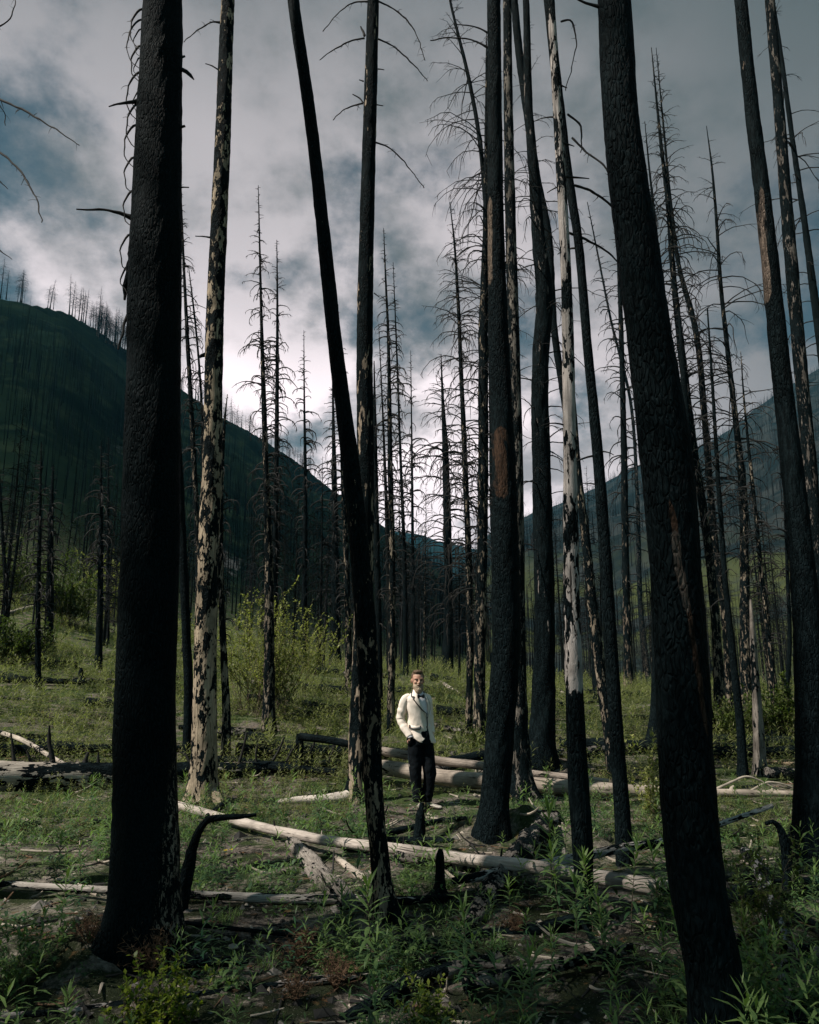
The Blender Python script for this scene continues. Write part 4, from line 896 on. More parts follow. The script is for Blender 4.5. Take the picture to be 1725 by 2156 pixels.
REG = [(0, 240, 0, 9, 'fireweed stem on the dark soil at the outer side of the massive trunk'),
       (240, 480, 0, 9, 'fireweed stem near the foot of the massive charred trunk'),
       (480, 780, 0, 7.2, 'fireweed stem on shaded soil before the thin front log'),
       (480, 780, 7.2, 9, 'fireweed stem on bare soil just below the long white log'),
       (780, 1040, 0, 7.2, 'fireweed stem between the leaning trunk\'s foot and the crumbling log'),
       (780, 1040, 7.2, 9, 'fireweed stem by the black post-like stump below the white log'),
       (1040, 1480, 0, 7.2, 'dark green fireweed stem in the dense clump before the huge leaning trunk'),
       (1040, 1480, 7.2, 9, 'fireweed stem near the crossed logs in front of the black leaning trunk'),
       (1480, 1800, 0, 9, 'fireweed stem in deep shade around the grey cracked log'),
       (0, 480, 9, 12, 'sunlit fireweed stem in front of the thick half-charred log'),
       (480, 780, 9, 12, 'bright fireweed stem around the pale root of the streaked trunk'),
       (780, 1040, 9, 12, 'fireweed stem on the sunny ground near the man'),
       (1040, 1480, 9, 12, 'tall pale-tipped fireweed stem below the big smooth grey log'),
       (1480, 1800, 9, 12, 'fireweed stem below the thin end of the big smooth grey log')]
def region(u, y):
    for a, b, c, d, l in REG:
        if a <= u < b and c <= y < d: return l
    return None
def place_fw(P, s, lab, di, grp, cat='fireweed'):
    o = bpy.data.objects.new('fireweed', FW[di]); COL.objects.link(o)
    o.location = P; o.rotation_euler = (rnd.uniform(-.08, .08), rnd.uniform(-.08, .08), rnd.uniform(0, 6.28)); o.scale = (s, s, s)
    tag(o, lab, cat, grp)
# single prominent plants
for u, v, s, di, lab in [(1545 * .5 + 10, 2066, .70, 4, 'tallest fireweed plant, rising before the foot of the leaning flecked trunk'), (985, 2110, .62, 4, 'large wide-leaved fireweed plant beside the crumbling log\'s lower end'),
                         (1036, 1752, .5, 0, 'bright fireweed pair-top growing on the dusty mound'), (170, 1880, .75, 0, 'bushy fireweed plant on the thin front log before the massive trunk'),
                         (120, 2000, .7, 6, 'fireweed plant alone on the stony dark soil beside the massive trunk'), (1330, 1965, .8, 2, 'light-topped fireweed plant standing highest in the dense clump')]:
    g = ground_at(u, v); place_fw(g, s, lab, di, 'prominent fireweed plants')
BARE = []
for u, v, a_, b_ in [(545, 1795, .75, .75), (1090, 1770, .8, .55), (905, 1705, .75, .9), (1130, 1605, .6, .5), (300, 1960, .5, .6), (700, 1850, .5, .5), (560, 1990, .5, .35), (1010, 2120, .45, .3), (100, 1960, .45, .35), (640, 2110, .4, .25)]:
    q_ = ground_at(u, v); BARE.append((q_[0], q_[1], a_, b_))
LANES = [(ground_at(*a_)[:2], ground_at(*b_)[:2]) for a_, b_ in [((0, 1885), (860, 1918)), ((955, 1912), (1400, 1822)), ((400, 1712), (1400, 1885))]]
def clear(x, y):
    k = np.ones_like(x)
    for bx, by, a_, b_ in BARE: k = np.minimum(k, np.clip((np.hypot((x - bx) / a_, (y - by) / b_) - .7) * 2, .03, 1))
    for A, B in LANES:
        d = B - A; t = np.clip(((x - A[0]) * d[0] + (y - A[1]) * d[1]) / (d @ d), 0, 1)
        dy = y - (A[1] + t * d[1]); dx = x - (A[0] + t * d[0]); k = np.minimum(k, np.where((np.abs(dx) < .4) & (dy > -.55) & (dy < .1), .12, 1))
    return k
n_fw = 0; tries = 0
while n_fw < 285 and tries < 60000:
    tries += 1
    y = 2.9 + 9.1 * rnd.random() ** .75; x = rnd.uniform(-.60, .60) * y
    z = float(zT(np.array([x]), np.array([y]))[0]); u, v = project((x, y, z))
    if not (-30 < u < 1755 and v < 2230): continue
    d = fbm(np.array([x * .8]), np.array([y * .8]), 3, 60)[0]
    dens = .30 + 1.6 * d
    if 1040 < u < 1480 and v > 1880: dens = 1.0
    if 560 < u < 800 and 1600 < v < 1700: dens += .4
    if 180 < u < 1040 and v > 1960: dens *= .6
    if bare_mask(u, v): dens -= .75
    if float(clear(np.array([x]), np.array([y]))[0]) < .5: dens -= .45
    if rnd.random() > dens: continue
    lab = region(u, y)
    if lab is None: continue
    big = 1040 < u < 1480 and v > 1880
    place_fw((x, y, z - .01), rnd.uniform(.45, 1.0) * (.95 if big else (.45 if 780 < u < 1060 else (.60 if y < 9.5 else .5))) * (.85 if y < 5 else 1), lab, rnd.randrange(9), 'fireweed: ' + lab); n_fw += 1

def merge_instances(variants, pos, rot, scl, which, tintv):
    mb = MB()
    for k, (V, F, tn) in enumerate(variants):
        ii = np.where(which == k)[0]
        if not len(ii): continue
        c = np.cos(rot[ii]); s = np.sin(rot[ii])
        x = V[None, :, 0] * c[:, None] - V[None, :, 1] * s[:, None]; y = V[None, :, 0] * s[:, None] + V[None, :, 1] * c[:, None]
        z = np.repeat(V[None, :, 2], len(ii), 0)
        P = np.stack([x, y, z], -1) * scl[ii, None, None] + pos[ii][:, None]
        Fk = F[None] + (np.arange(len(ii)) * len(V))[:, None, None]
        mb.add(P.reshape(-1, 3), Fk.reshape(-1, F.shape[1]), 0, (tn[None] + tintv[ii][:, None]).ravel())
    return mb
def scatter(N, r0, r1, pw, half, seed, dens=None):
    rs = np.random.RandomState(seed)
    r = r0 + (r1 - r0) * rs.rand(N) ** pw; a = rs.uniform(-half, half, N)
    x = r * np.tan(a); y = r
    if dens is not None:
        k = rs.rand(N) < dens(x, y); x, y = x[k], y[k]
    return np.stack([x, y, zT(x, y) - .01], -1), rs
# undergrowth: low leafy stems, one mass nobody could count
var = []
for k in range(7):
    V, F, tn, Ps, Rs = fireweed(300 + k, [.45, .55, .38, .62, .3, .5, .7][k], [15, 18, 12, 20, 10, 16, 22][k], False); var.append((V, F, tn))
for k in range(5):      # broad low leafy tufts
    rs = np.random.RandomState(500 + k); nl = 26
    S = np.stack([rs.normal(0, .07, nl), rs.normal(0, .07, nl), np.abs(rs.normal(.06, .06, nl))], -1)
    L = rs.uniform(.05, .13, nl)
    V, F, kk = leaves(rs, S, rs.rand(nl) * 6.28, rs.uniform(.1, 1.3, nl), rs.uniform(-.7, .5, nl), L, L * .38, 2, 0); var.append((V, F, np.repeat(rs.uniform(0, .5, nl), kk)))
for k in range(3):      # grass tufts
    rs = np.random.RandomState(600 + k); nl = 30
    S = np.stack([rs.normal(0, .04, nl), rs.normal(0, .04, nl), np.zeros(nl)], -1); L = rs.uniform(.12, .30, nl)
    V, F, kk = leaves(rs, S, rs.rand(nl) * 6.28, rs.uniform(1.0, 1.5, nl), rs.uniform(-.3, .9, nl), L, np.full(nl, .006), 2, 0); var.append((V, F, np.repeat(rs.uniform(.2, .8, nl), kk)))
def dmid(x, y):
    n = fbm(x * .45, y * .45, 4, 61); rr = np.hypot(x, y)
    d = .72 + 2.4 * n
    d = np.where((x > -.75) & (x < 1.1) & (y > 9) & (y < 11.6), d * .03, d)
    return np.clip(d, 0.02 * (rr < 13) + .12 * (rr >= 13), 1) * clear(x, y)
pos, rs = scatter(52000, 9.0, 62, 1.25, .60, 71, dmid)
M = len(pos); which = rs.randint(0, len(var), M); rr = pos[:, 1]
mb = merge_instances(var, pos, rs.rand(M) * 6.28, rs.uniform(.5, 1.15, M) * np.interp(rr, [9, 12.5, 14, 20, 80], [.38, .46, .85, 1.0, 2.0]), which, rs.normal(.1, .25, M))
o = mb.build('undergrowth', [LEAFY], attr=True); o['kind'] = 'stuff'; o['label'] = 'green leafy undergrowth covering the clearing'
def dnear(x, y):
    return np.clip(.38 + 1.9 * fbm(x * 1.1, y * 1.1, 3, 62), .03, 1) * clear(x, y)
pos, rs = scatter(9500, 2.4, 11.0, 1.15, .62, 72, dnear)
M = len(pos)
mb = merge_instances(var, pos, rs.rand(M) * 6.28, rs.uniform(.22, .75, M), rs.randint(0, len(var), M), rs.normal(-.1, .2, M))
o = mb.build('seedlings', [LEAF], attr=True); o['kind'] = 'stuff'; o['label'] = 'small seedlings scattered on the ash soil'
# litter: sticks, char flakes and stones
def litter():
    mb = MB(); rs = np.random.RandomState(5)
    N = 3600; y = 2.3 + 17 * rs.rand(N) ** 1.2; x = y * rs.uniform(-.62, .62, N); z = zT(x, y)
    L = np.clip(rs.lognormal(-2.1, .7, N), .03, 1.2); a = rs.rand(N) * 6.28; e = rs.normal(0, .10, N)
    S = np.stack([x, y, z + .008], -1)
    P, N1 = arcs(S, a, e, e + rs.normal(0, .5, N), L, 5)
    P[:, :, 2] = np.maximum(P[:, :, 2], zT(P[:, :, 0], P[:, :, 1]) + .003)
    r = np.clip(L * rs.uniform(.02, .07, N), .0015, .014)
    Rr = r[:, None] * np.linspace(1, .5, 5)[None]
    m = rs.choice([0, 1, 2], N, p=[.5, .3, .2])
    for k in range(3): tubes(mb, P[m == k], Rr[m == k], N1[m == k], 5, k)
    # chunks
    ico = np.array([[1, 0, 0], [-1, 0, 0], [0, 1, 0], [0, -1, 0], [0, 0, 1], [0, 0, -1.]]); tri = np.array([[0, 2, 4], [2, 1, 4], [1, 3, 4], [3, 0, 4], [2, 0, 5], [1, 2, 5], [3, 1, 5], [0, 3, 5]])
    N = 5200; y = 2.3 + 14 * rs.rand(N) ** 1.1; x = y * rs.uniform(-.62, .62, N); z = zT(x, y)
    sz = np.clip(rs.lognormal(-4.1, .6, N), .006, .09)[:, None, None] * rs.uniform(.5, 1.5, (N, 1, 3)) * rs.uniform(.7, 1.3, (N, 6, 1))
    a = rs.rand(N) * 6.28; c, s = np.cos(a)[:, None], np.sin(a)[:, None]
    Q = ico[None] * sz; Q[:, :, 2] *= .6
    Q = np.stack([Q[:, :, 0] * c - Q[:, :, 1] * s, Q[:, :, 0] * s + Q[:, :, 1] * c, Q[:, :, 2]], -1) + np.stack([x, y, z], -1)[:, None]
    m = rs.choice([0, 1, 3], N, p=[.55, .1, .35])
    for k in (0, 1, 3):
        q = Q[m == k]; mb.add(q.reshape(-1, 3), (tri[None] + (np.arange(len(q)) * 6)[:, None, None]).reshape(-1, 3), k)
    o = mb.build('forest_litter', [TWIG, TWIGPALE, DRYM, plain_mat('ash stone', (.13, .12, .11), .95, .1, .4, 30)], smooth=False); o['kind'] = 'stuff'; o['label'] = 'burnt sticks, char flakes and stones littering the soil'
litter()

def shrub(name, label, u, v, h, spread, nst, lpb, lsize, mat, seed, cat='shrub', group=None, stem_r=.008, wid=.55, upr=1.25, nb=5):
    g = ground_at(u, v); rs = np.random.RandomState(seed)
    root = empty(name, g); tag(root, label, cat, group)
    az = rs.rand(nst) * 6.28; S = np.stack([rs.normal(0, spread * .12, nst), rs.normal(0, spread * .12, nst), np.full(nst, -.05)], -1)
    e0 = np.clip(rs.normal(upr, .16, nst), .4, 1.5); L = h * rs.uniform(.55, 1.1, nst)
    P, N1 = arcs(S, az, e0, e0 - rs.uniform(-.25, .35, nst) * spread / h, L, 9)
    P = P + rs.normal(0, .012 * h, P.shape) * np.linspace(0, 1, 9)[None, :, None]
    mb = MB(); tubes(mb, P, (stem_r * np.linspace(1, .25, 9))[None] * np.ones((nst, 1)), N1, 4)
    # side shoots
    idx = np.repeat(np.arange(nst), nb); k = len(idx); f = rs.uniform(1.5, 7.9, k); i0 = f.astype(int); fr = (f - i0)[:, None]
    S2 = P[idx, i0] * (1 - fr) + P[idx, i0 + 1] * fr
    P2, M2 = arcs(S2, rs.rand(k) * 6.28, rs.uniform(.4, 1.2, k), rs.uniform(.3, 1.3, k), h * rs.uniform(.08, .26, k), 6)
    tubes(mb, P2, (stem_r * .45 * np.linspace(1, .4, 6))[None] * np.ones((k, 1)), M2, 3)
    mb.build('stem', STEMM, root)
    n1 = int(nst * lpb); a1 = rs.randint(0, nst, n1); q1 = rs.uniform(2.5, 7.99, n1); j = q1.astype(int); fr = (q1 - j)[:, None]
    SA = P[a1, j] * (1 - fr) + P[a1, j + 1] * fr
    n2 = int(k * lpb * .45); a2 = rs.randint(0, k, n2); q2 = rs.uniform(.5, 4.99, n2); j = q2.astype(int); fr = (q2 - j)[:, None]
    SB = P2[a2, j] * (1 - fr) + P2[a2, j + 1] * fr
    SS = np.concatenate([SA, SB]); n = len(SS)
    ll = lsize * rs.uniform(.6, 1.3, n)
    e = rs.uniform(-.3, 1.4, n)
    V, F, kk = leaves(rs, SS, rs.rand(n) * 6.28, e, e - rs.uniform(.1, .8, n), ll, ll * wid, 2, 0)
    mb = MB(); mb.add(V, F, 0, np.repeat(rs.uniform(-.1, .9, n), kk))
    mb.build('foliage', mat, root, attr=True)
    return root
shrub('willow_shrub', 'tall yellow-green willow with fanning stems around the spire-topped snag', 562, 1502, 3.3, 3.6, 70, 56, .075, WILLOW, 1, upr=1.15, stem_r=.010)
shrub('willow_shrub', 'small yellow-green willow shoot by the lone thin snag', 655, 1440, 2.6, 1.4, 14, 44, .07, WILLOW, 2)
shrub('round_bush', 'round olive bush on the hillside beside the outermost thin stem', 36, 1402, 1.9, 2.2, 80, 60, .08, SHRUBG, 3, upr=.95)
shrub('hillside_bush', 'wide yellow-green bush uphill of the paired snags', 140, 1320, 4.0, 4.0, 80, 60, .12, SHRUBG, 4, upr=1.0)
shrub('hillside_bush', 'pale green bush on reddish scree behind stout snag', 40, 1270, 4.5, 4.0, 60, 60, .13, SHRUBG, 5, upr=1.0)
shrub('hillside_bush', 'thin green bush showing between paired snags and the massive trunk', 240, 1310, 5.0, 3.0, 50, 50, .13, WILLOW, 6, upr=1.1)
shrub('low_shrub', 'bright leafy shrub in dark ground at the lowest edge', 335, 2170, .42, .55, 30, 16, .034, leaf_mat('bright small leaf', (.03, .07, .012), (.20, .25, .02)), 7, upr=1.05, stem_r=.003)
shrub('low_shrub', 'shaded leafy shrub at the outermost corner of the dark soil', 30, 2085, .55, .55, 26, 14, .036, LEAF, 8, upr=1.05, stem_r=.003)
shrub('low_shrub', 'twiggy leafy shrub climbing beside the grey cracked log', 1602, 2070, .85, .55, 22, 26, .034, SHRUBG, 9, upr=1.3, stem_r=.003)
shrub('low_shrub', 'sprawling dark-leaved shrub at the foot of the nearest trunk', 1585, 2190, .6, .6, 26, 22, .034, LEAF, 10, upr=1.1, stem_r=.003)
shrub('low_shrub', 'small bright-leaved shrub beside the burnt-out log shell', 905, 2165, .28, .4, 18, 14, .030, leaf_mat('bright low leaf', (.03, .07, .012), (.18, .22, .03)), 11, upr=1.0, stem_r=.0025)
shrub('young_willow', 'green bush filling the shade behind the snapped pale trunk', 1655, 1560, 1.6, 2.0, 60, 50, .07, SHRUBG, 12, upr=1.0)
shrub('young_willow', 'grassy green bush between the nearest trunk and slim pair', 1540, 1560, 1.0, 1.6, 50, 50, .06, SHRUBG, 13, upr=.9)
shrub('young_willow', 'slender leafy shoots left of the nearest trunk, above crossed logs', 1375, 1735, 1.0, .4, 10, 34, .05, WILLOW, 14, upr=1.35, stem_r=.004)
shrub('young_willow', 'low willow sprigs on the soil right of the crossing trunks', 1000, 1590, .7, .8, 24, 24, .05, SHRUBG, 15, upr=1.0, stem_r=.004)
def umbel(label, u, v, s, seed):
    g = ground_at(u, v); rs = np.random.RandomState(seed); root = empty('dried_plant', g); tag(root, label, 'dead plant')
    mb = MB(); n = 60
    az = rs.rand(n) * 6.28; e0 = rs.uniform(.5, 1.5, n)
    P, N1 = arcs(np.repeat([[0, 0, .0]], n, 0), az, e0, e0 - rs.uniform(-.2, .5, n), s * rs.uniform(.6, 1.1, n), 6)
    tubes(mb, P, np.linspace(.0022, .0008, 6)[None] * np.ones((n, 1)), N1, 3)
    idx = np.repeat(np.arange(n), 9); k = len(idx)
    P2, M2 = arcs(P[idx, rs.randint(3, 6, k)], rs.rand(k) * 6.28, rs.uniform(-.3, 1.4, k), rs.uniform(-.6, 1.4, k), s * rs.uniform(.06, .2, k), 4)
    tubes(mb, P2, np.linspace(.0022, .0012, 4)[None] * np.ones((k, 1)), M2, 3)
    mb.build('stem', DRYM, root)
umbel('rounded rusty dried plant on shaded soil before the thin front log', 630, 2035, .22, 1)
umbel('dead brown plant head overhanging the dim grey pole', 705, 2085, .20, 2)
umbel('smaller dried brown tuft touching the dim grey pole', 622, 2108, .16, 3)
umbel('rusty dried sprays behind the bright leafy shrub', 318, 2050, .26, 4)
umbel('curled brown tuft near the massive trunk\'s root', 185, 1990, .2, 5)
umbel('reddish withered tuft in the shade below the crumbling log', 1085, 1965, .14, 6)
for i, (u, v) in enumerate([(471, 1805), (483, 1803)]):
    g = ground_at(u, v + 12); root = empty('yellow_flower', g); tag(root, ['yellow flower head nearer the massive trunk, on the bare slope\'s edge', 'yellow flower head nearer the rotten grey log side of the pair'][i], 'flower', 'yellow flowers on the bare slope')
    mb = MB(); tube(mb, [(0, 0, 0), (.01, 0, .06), (.012, 0, .11)], [.002, .002, .002], 5); mb.build('stem', STEMM, root)
    mb = MB(); rs = np.random.RandomState(i); n = 14
    V, F, kk = leaves(rs, np.repeat([[.012, 0, .11]], n, 0), np.arange(n) * 6.28 / n, np.full(n, .5), np.full(n, .0), np.full(n, .026), np.full(n, .012), 2, 0); mb.add(V, F); mb.build('flower_head', FLOWER, root)

# ------------------------------------------------------------------ the burnt stand behind: individual snags, then the far forest as one mass
def snag_variant(seed, h, r, nb, L, tw, sides=6, seg=6, thick=.02):
    rs = np.random.RandomState(seed); n = 9; q = np.linspace(0, 1, n)
    bend = rs.normal(0, .25); P = np.stack([bend * q ** 2 * 1.2, rs.normal(0, .2) * q ** 2, h * q - .4], -1); Rr = r * (1 - q * .93) * (1 + .5 * np.exp(-q * 30))
    mt = MB(); tube(mt, P, Rr, sides, 0, .08, seed, cap=False)
    cz = lambda z: (np.interp(z, P[:, 2], P[:, 0]), np.interp(z, P[:, 2], P[:, 1])); rz = lambda z: np.interp(z, P[:, 2], Rr)
    mc = crown_mb(cz, rz, h * rs.uniform(.12, .25), h - .5, nb, L, 1.1, tw, thick, .3, .25, seed, seg=seg)
    return mt, mc
SV = []
for k in range(8):
    h = [17, 20, 15, 22, 18, 13, 19, 16][k]; mt, mc = snag_variant(900 + k, h, [.16, .17, .13, .19, .14, .12, .15, .13][k], 110, 1.7, 3)
    m = [FAR_BARK, FLECKHI, FAR_BARK, FAR_BARK, FLECKHI, FAR_GREY, FAR_BARK, FAR_BARK][k]
    a = mt.build('trunk', m); b = mc.build('crown', FAR_BARK if m is not FAR_GREY else FAR_GREY); SV.append((a.data, b.data, h)); bpy.data.objects.remove(a); bpy.data.objects.remove(b)
def put_snag(x, y, s, k, lab, grp, fat=1.0):
    z = float(zT(np.array([x]), np.array([y]))[0]); rz = rnd.uniform(0, 6.28); lean = (rnd.gauss(0, .025), rnd.gauss(0, .025), rz)
    r = empty('burnt_snag', (x, y, z)); r.rotation_euler = lean; r.scale = (s * fat, s * fat, s); tag(r, lab, 'burnt tree', grp)
    for nm, d in (('trunk', SV[k][0]), ('crown', SV[k][1])):
        o = bpy.data.objects.new(nm, d); COL.objects.link(o); o.parent = r
MIDR = [(-60, 260, 30, 95, 30, 'slender burnt snag in the crowd on the hillside uphill of the massive trunk'),
        (380, 700, 34, 100, 42, 'slender burnt snag in the thicket behind the willow and peeling trunk'),
        (700, 1030, 34, 100, 50, 'slender burnt snag in the far row behind and beside the man'),
        (1090, 1420, 34, 100, 32, 'slender burnt snag beyond the pale barkless tree'),
        (1450, 1760, 34, 90, 34, 'slender burnt snag in the far stand past the huge leaning trunk')]
for a, b, r0, r1, n, lab in MIDR:
    for i in range(n):
        u = rnd.uniform(a, b); y = r0 + (r1 - r0) * rnd.random() ** .8
        hmax = 1.0
        x = (u - W0 / 2) / FPX * y * cp
        s = rnd.uniform(.45, .95) * (.62 if u < 300 else (.85 if 700 < u < 1030 else .8))
        put_snag(x, y, s, rnd.randrange(8), lab, lab)
# trees along the left mountain's crest
rd = RIDGES[0]
def crest(u, h, lab, dr=0.0):
    v = np.interp(u, [0, 60, 140, 200, 270, 380, 480, 600, 700, 780, 862], [618, 630, 653, 692, 745, 822, 882, 950, 1035, 1088, 1152])
    d = raydir(u, v); az = math.atan2(d[0], d[1]); D = float(np.interp(az, rd[1][0], rd[1][1])) * (1 + dr)
    put_snag(D * math.sin(az), D * math.cos(az), h / 17.0, rnd.randrange(8), lab, lab, 1.7)
L1 = 'tiny snag on the mountain crest outward of the massive trunk'
L2 = 'tiny snag on the mountain crest between massive trunk and leaning trunk'
for u, h in [(2, 17), (14, 13), (38, 12), (44, 24), (47, 15), (101, 15), (106, 17), (113, 13), (146, 18), (152, 19), (158, 16), (166, 21), (171, 20), (175, 21), (180, 16), (190, 17), (196, 19), (201, 18), (207, 21), (213, 18)]: crest(u, h, L1)
for i in range(34): crest(rnd.uniform(200, 272), rnd.uniform(13, 22), L1, rnd.uniform(-.04, .0))
for i in range(60): crest(rnd.uniform(376, 760), rnd.uniform(10, 20), L2, rnd.uniform(-.06, .0))
# far forest mass
def far_forest():
    mb = MB(); rs = np.random.RandomState(44)
    def batch(x, y, h, w, mat):
        N = len(x); z = zT(x, y) - .3; w = np.broadcast_to(w, N)
        b = np.stack([x, y, z], -1); lean = rs.normal(0, .02, (N, 2)) * h[:, None]
        top = b + np.concatenate([lean, h[:, None]], 1)
        a = np.array([0, 2.09, 4.19]); ring = np.stack([np.cos(a), np.sin(a), 0 * a], -1)
        V = np.concatenate([b[:, None] + ring[None] * w[:, None, None], top[:, None] + ring[None] * (w * .15)[:, None, None]], 1)
        F = np.array([[0, 1, 4, 3], [1, 2, 5, 4], [2, 0, 3, 5]])
        mb.add(V.reshape(-1, 3), (F[None] + (np.arange(N) * 6)[:, None, None]).reshape(-1, 4), mat)
        k = 12; t = rs.uniform(.25, .97, (N, k)); A = rs.rand(N, k) * 6.28; L = h[:, None] * .10 * np.clip((1 - t) * 2.2, .15, 1) * rs.uniform(.4, 1.1, (N, k))
        p = b[:, None] + (top - b)[:, None] * t[..., None]
        e = p + np.stack([np.cos(A) * L, np.sin(A) * L, -L * rs.uniform(-.1, .7, (N, k))], -1)
        th = (w[:, None] * .22 + 0 * L); q = p + np.stack([0 * L, 0 * L, th * 1.5], -1)
        T = np.stack([p, q, e], 2).reshape(-1, 3); mb.add(T, np.arange(len(T)).reshape(-1, 3), mat)
    def area(N, u0, u1, r0, r1, pw):
        u = rs.uniform(u0, u1, N); y = r0 + (r1 - r0) * rs.rand(N) ** pw; return (u - W0 / 2) / FPX * y * cp, y
    for (N, u0, u1, r0, r1, pw, h0, h1, w, m) in [
        (420, -200, 300, 80, 260, .8, 8, 16, .10, 0), (900, 300, 1000, 90, 300, .8, 9, 17, .12, 0), (260, -200, 900, 90, 300, .8, 9, 15, .10, 1),
        (500, 300, 1000, 250, 640, .8, 10, 17, .14, 0), (70, -100, 400, 250, 420, .8, 8, 14, .12, 0),
        (1300, 850, 1900, 95, 260, .8, 10, 18, .12, 0), (2600, 850, 1950, 110, 460, .8, 10, 18, .15, 1), (6500, 880, 2000, 260, 1600, .75, 12, 22, .24, 1), (3500, 880, 2000, 260, 1600, .75, 12, 22, .24, 0)]:
        x, y = area(N, u0, u1, r0, r1, pw); n = fbm(x / 70, y / 70, 3, 90); k = rs.rand(N) < np.clip(.6 + 1.6 * n, .1, 1); x, y = x[k], y[k]
        batch(x, y, rs.uniform(h0, h1, len(x)), w, m)
    o = mb.build('far_forest', [FAR_BARK, FAR_GREY], smooth=False); o['kind'] = 'stuff'; o['label'] = 'burnt forest of countless thin snags covering the far slopes'
far_forest()

# ------------------------------------------------------------------ the man
def build_man():
    g = ground_at(889, 1702); Yb = float(g[1]); z0 = float(zT(np.array([g[0]]), np.array([Yb]))[0])
    ztop = at_y(880, 1413, Yb)[2]; sc = (ztop - z0) / 1.845
    root = empty('person', (g[0], Yb, z0)); root.scale = (sc * 1.03, sc, sc)
    tag(root, 'bearded man in cream jacket with black piping, standing hands in trouser pockets', 'person')
    skin, nt, b = new_mat('skin'); nt.set(b.inputs['Base Color'], nt.mix(nt.ramp(nt.noise(nt.new('ShaderNodeTexCoord').outputs['Object'], 22, 3, .6), .35, .7), (.46, .29, .21), (.42, .21, .15))); b.inputs['Roughness'].default_value = .5
    cream = plain_mat('cream wool', (.83, .735, .64), .9, .1, .05, 260, .0012)
    white = plain_mat('white shirt', (.78, .76, .80), .8, .2, .04, 60)
    blk = plain_mat('black satin', (.008, .010, .014), .45, .4)
    trs = plain_mat('black trousers cloth', (.003, .005, .007), .85, .1, .4, 30, .004)
    shoe = plain_mat('pale leather', (.34, .31, .27), .6, .3, .35, 25)
    hairm = plain_mat('brown hair', (.10, .065, .04), .6, .3, .5, 90, .004); beardm = plain_mat('greying beard', (.36, .28, .20), .8, .2, .45, 120, .005)
    def remesh(mb, name, mat, vox, smooth=6, cut=None):
        o = mb.build(name, mat, None)
        m = o.modifiers.new('r', 'REMESH'); m.mode = 'VOXEL'; m.voxel_size = vox
        m2 = o.modifiers.new('s', 'SMOOTH'); m2.iterations = smooth; m2.factor = .5
        dg = bpy.context.evaluated_depsgraph_get(); me = bpy.data.meshes.new_from_object(o.evaluated_get(dg))
        me.materials.clear(); me.materials.append(mat); me.polygons.foreach_set('use_smooth', [True] * len(me.polygons))
        n = bpy.data.objects.new(name, me); COL.objects.link(n); n.parent = root; bpy.data.objects.remove(o); return n
    def ell(mb, c, r, yaw=0.0, roll=0.0, n=24):
        if yaw == hy: r = tuple(q * HK for q in r)
        th = np.linspace(0, math.pi, n // 2 + 1); ph = np.linspace(0, 2 * math.pi, n, endpoint=False)
        V = np.stack([np.sin(th)[:, None] * np.cos(ph) * r[0], np.sin(th)[:, None] * np.sin(ph) * r[1], np.cos(th)[:, None] + 0 * ph], -1); V[..., 2] *= r[2]
        V = V.reshape(-1, 3); cr, sr = math.cos(roll), math.sin(roll)
        V = np.stack([V[:, 0] * cr - V[:, 2] * sr, V[:, 1], V[:, 0] * sr + V[:, 2] * cr], -1)
        cy, sy = math.cos(yaw), math.sin(yaw)
        V = np.stack([V[:, 0] * cy - V[:, 1] * sy, V[:, 0] * sy + V[:, 1] * cy, V[:, 2]], -1) + np.array(c)
        mb.add(V, ring_faces(n // 2 + 1, n)[:, ::-1])
    def tb(mb, pts, rad, sides=16, step=.02, sq=1.0):
        P, Q = resample(pts, rad, step); tube(mb, P, Q, sides, squash=sq)
    # ---- head frame: faces the camera, turned a little to the open side
    hy = R(10); hf = np.array([math.sin(hy), -math.cos(hy), 0]); hs = np.array([math.cos(hy), math.sin(hy), 0]); hc = np.array([-.055, -.01, 1.712])
    HK = 1.10
    def H(x, f, z): return hc + (hs * x + hf * f + np.array([0, 0, z])) * HK
    mb = MB()
    ell(mb, H(0, -.005, .03), (.076, .097, .095), hy); ell(mb, H(0, .018, -.045), (.062, .072, .080), hy); ell(mb, H(0, .045, -.085), (.040, .042, .038), hy)
    ell(mb, H(0, .070, .025), (.060, .022, .020), hy)                       # brow
    for q in (-1, 1):
        ell(mb, H(.038 * q, .068, -.022), (.024, .022, .022), hy)            # cheekbone
        ell(mb, H(.079 * q, -.012, -.008), (.010, .018, .033), hy + q * .3)  # ear
    tb(mb, [H(0, .082, .022), H(0, .098, -.005), H(0, .112, -.026), H(0, .098, -.036)], [.009, .011, .016, .012], 12, .008)
    for q in (-1, 1): ell(mb, H(.012 * q, .094, -.031), (.009, .011, .008), hy)
    tb(mb, [H(0, -.02, -.06), H(0, -.03, -.13), (-.055, 0, 1.50)], [.058, .060, .075], 18)
    # trunk, arms and legs under the clothes
    YAW = R(38); f = np.array([math.sin(YAW), -math.cos(YAW), 0]); sd = np.array([math.cos(YAW), math.sin(YAW), 0])
    tb(mb, [(-.055, .02, 1.50), (-.04, .0, 1.35), (-.03, 0, 1.1), (-.02, 0, .92)], [.10, .13, .12, .13], 20)
    RS, RE, RW = (-.215, -.075, 1.455), (-.285, -.03, 1.19), (-.170, -.125, .985)
    LS, LE, LW = (.070, .095, 1.455), (.108, .15, 1.20), (.128, .01, .985)
    tb(mb, [(-.10, -.02, 1.47), RS], [.06, .055]); tb(mb, [(0, .04, 1.47), LS], [.06, .055])
    for S_, E_, W_ in ((RS, RE, RW), (LS, LE, LW)): tb(mb, [S_, E_, W_], [.052, .040, .028])
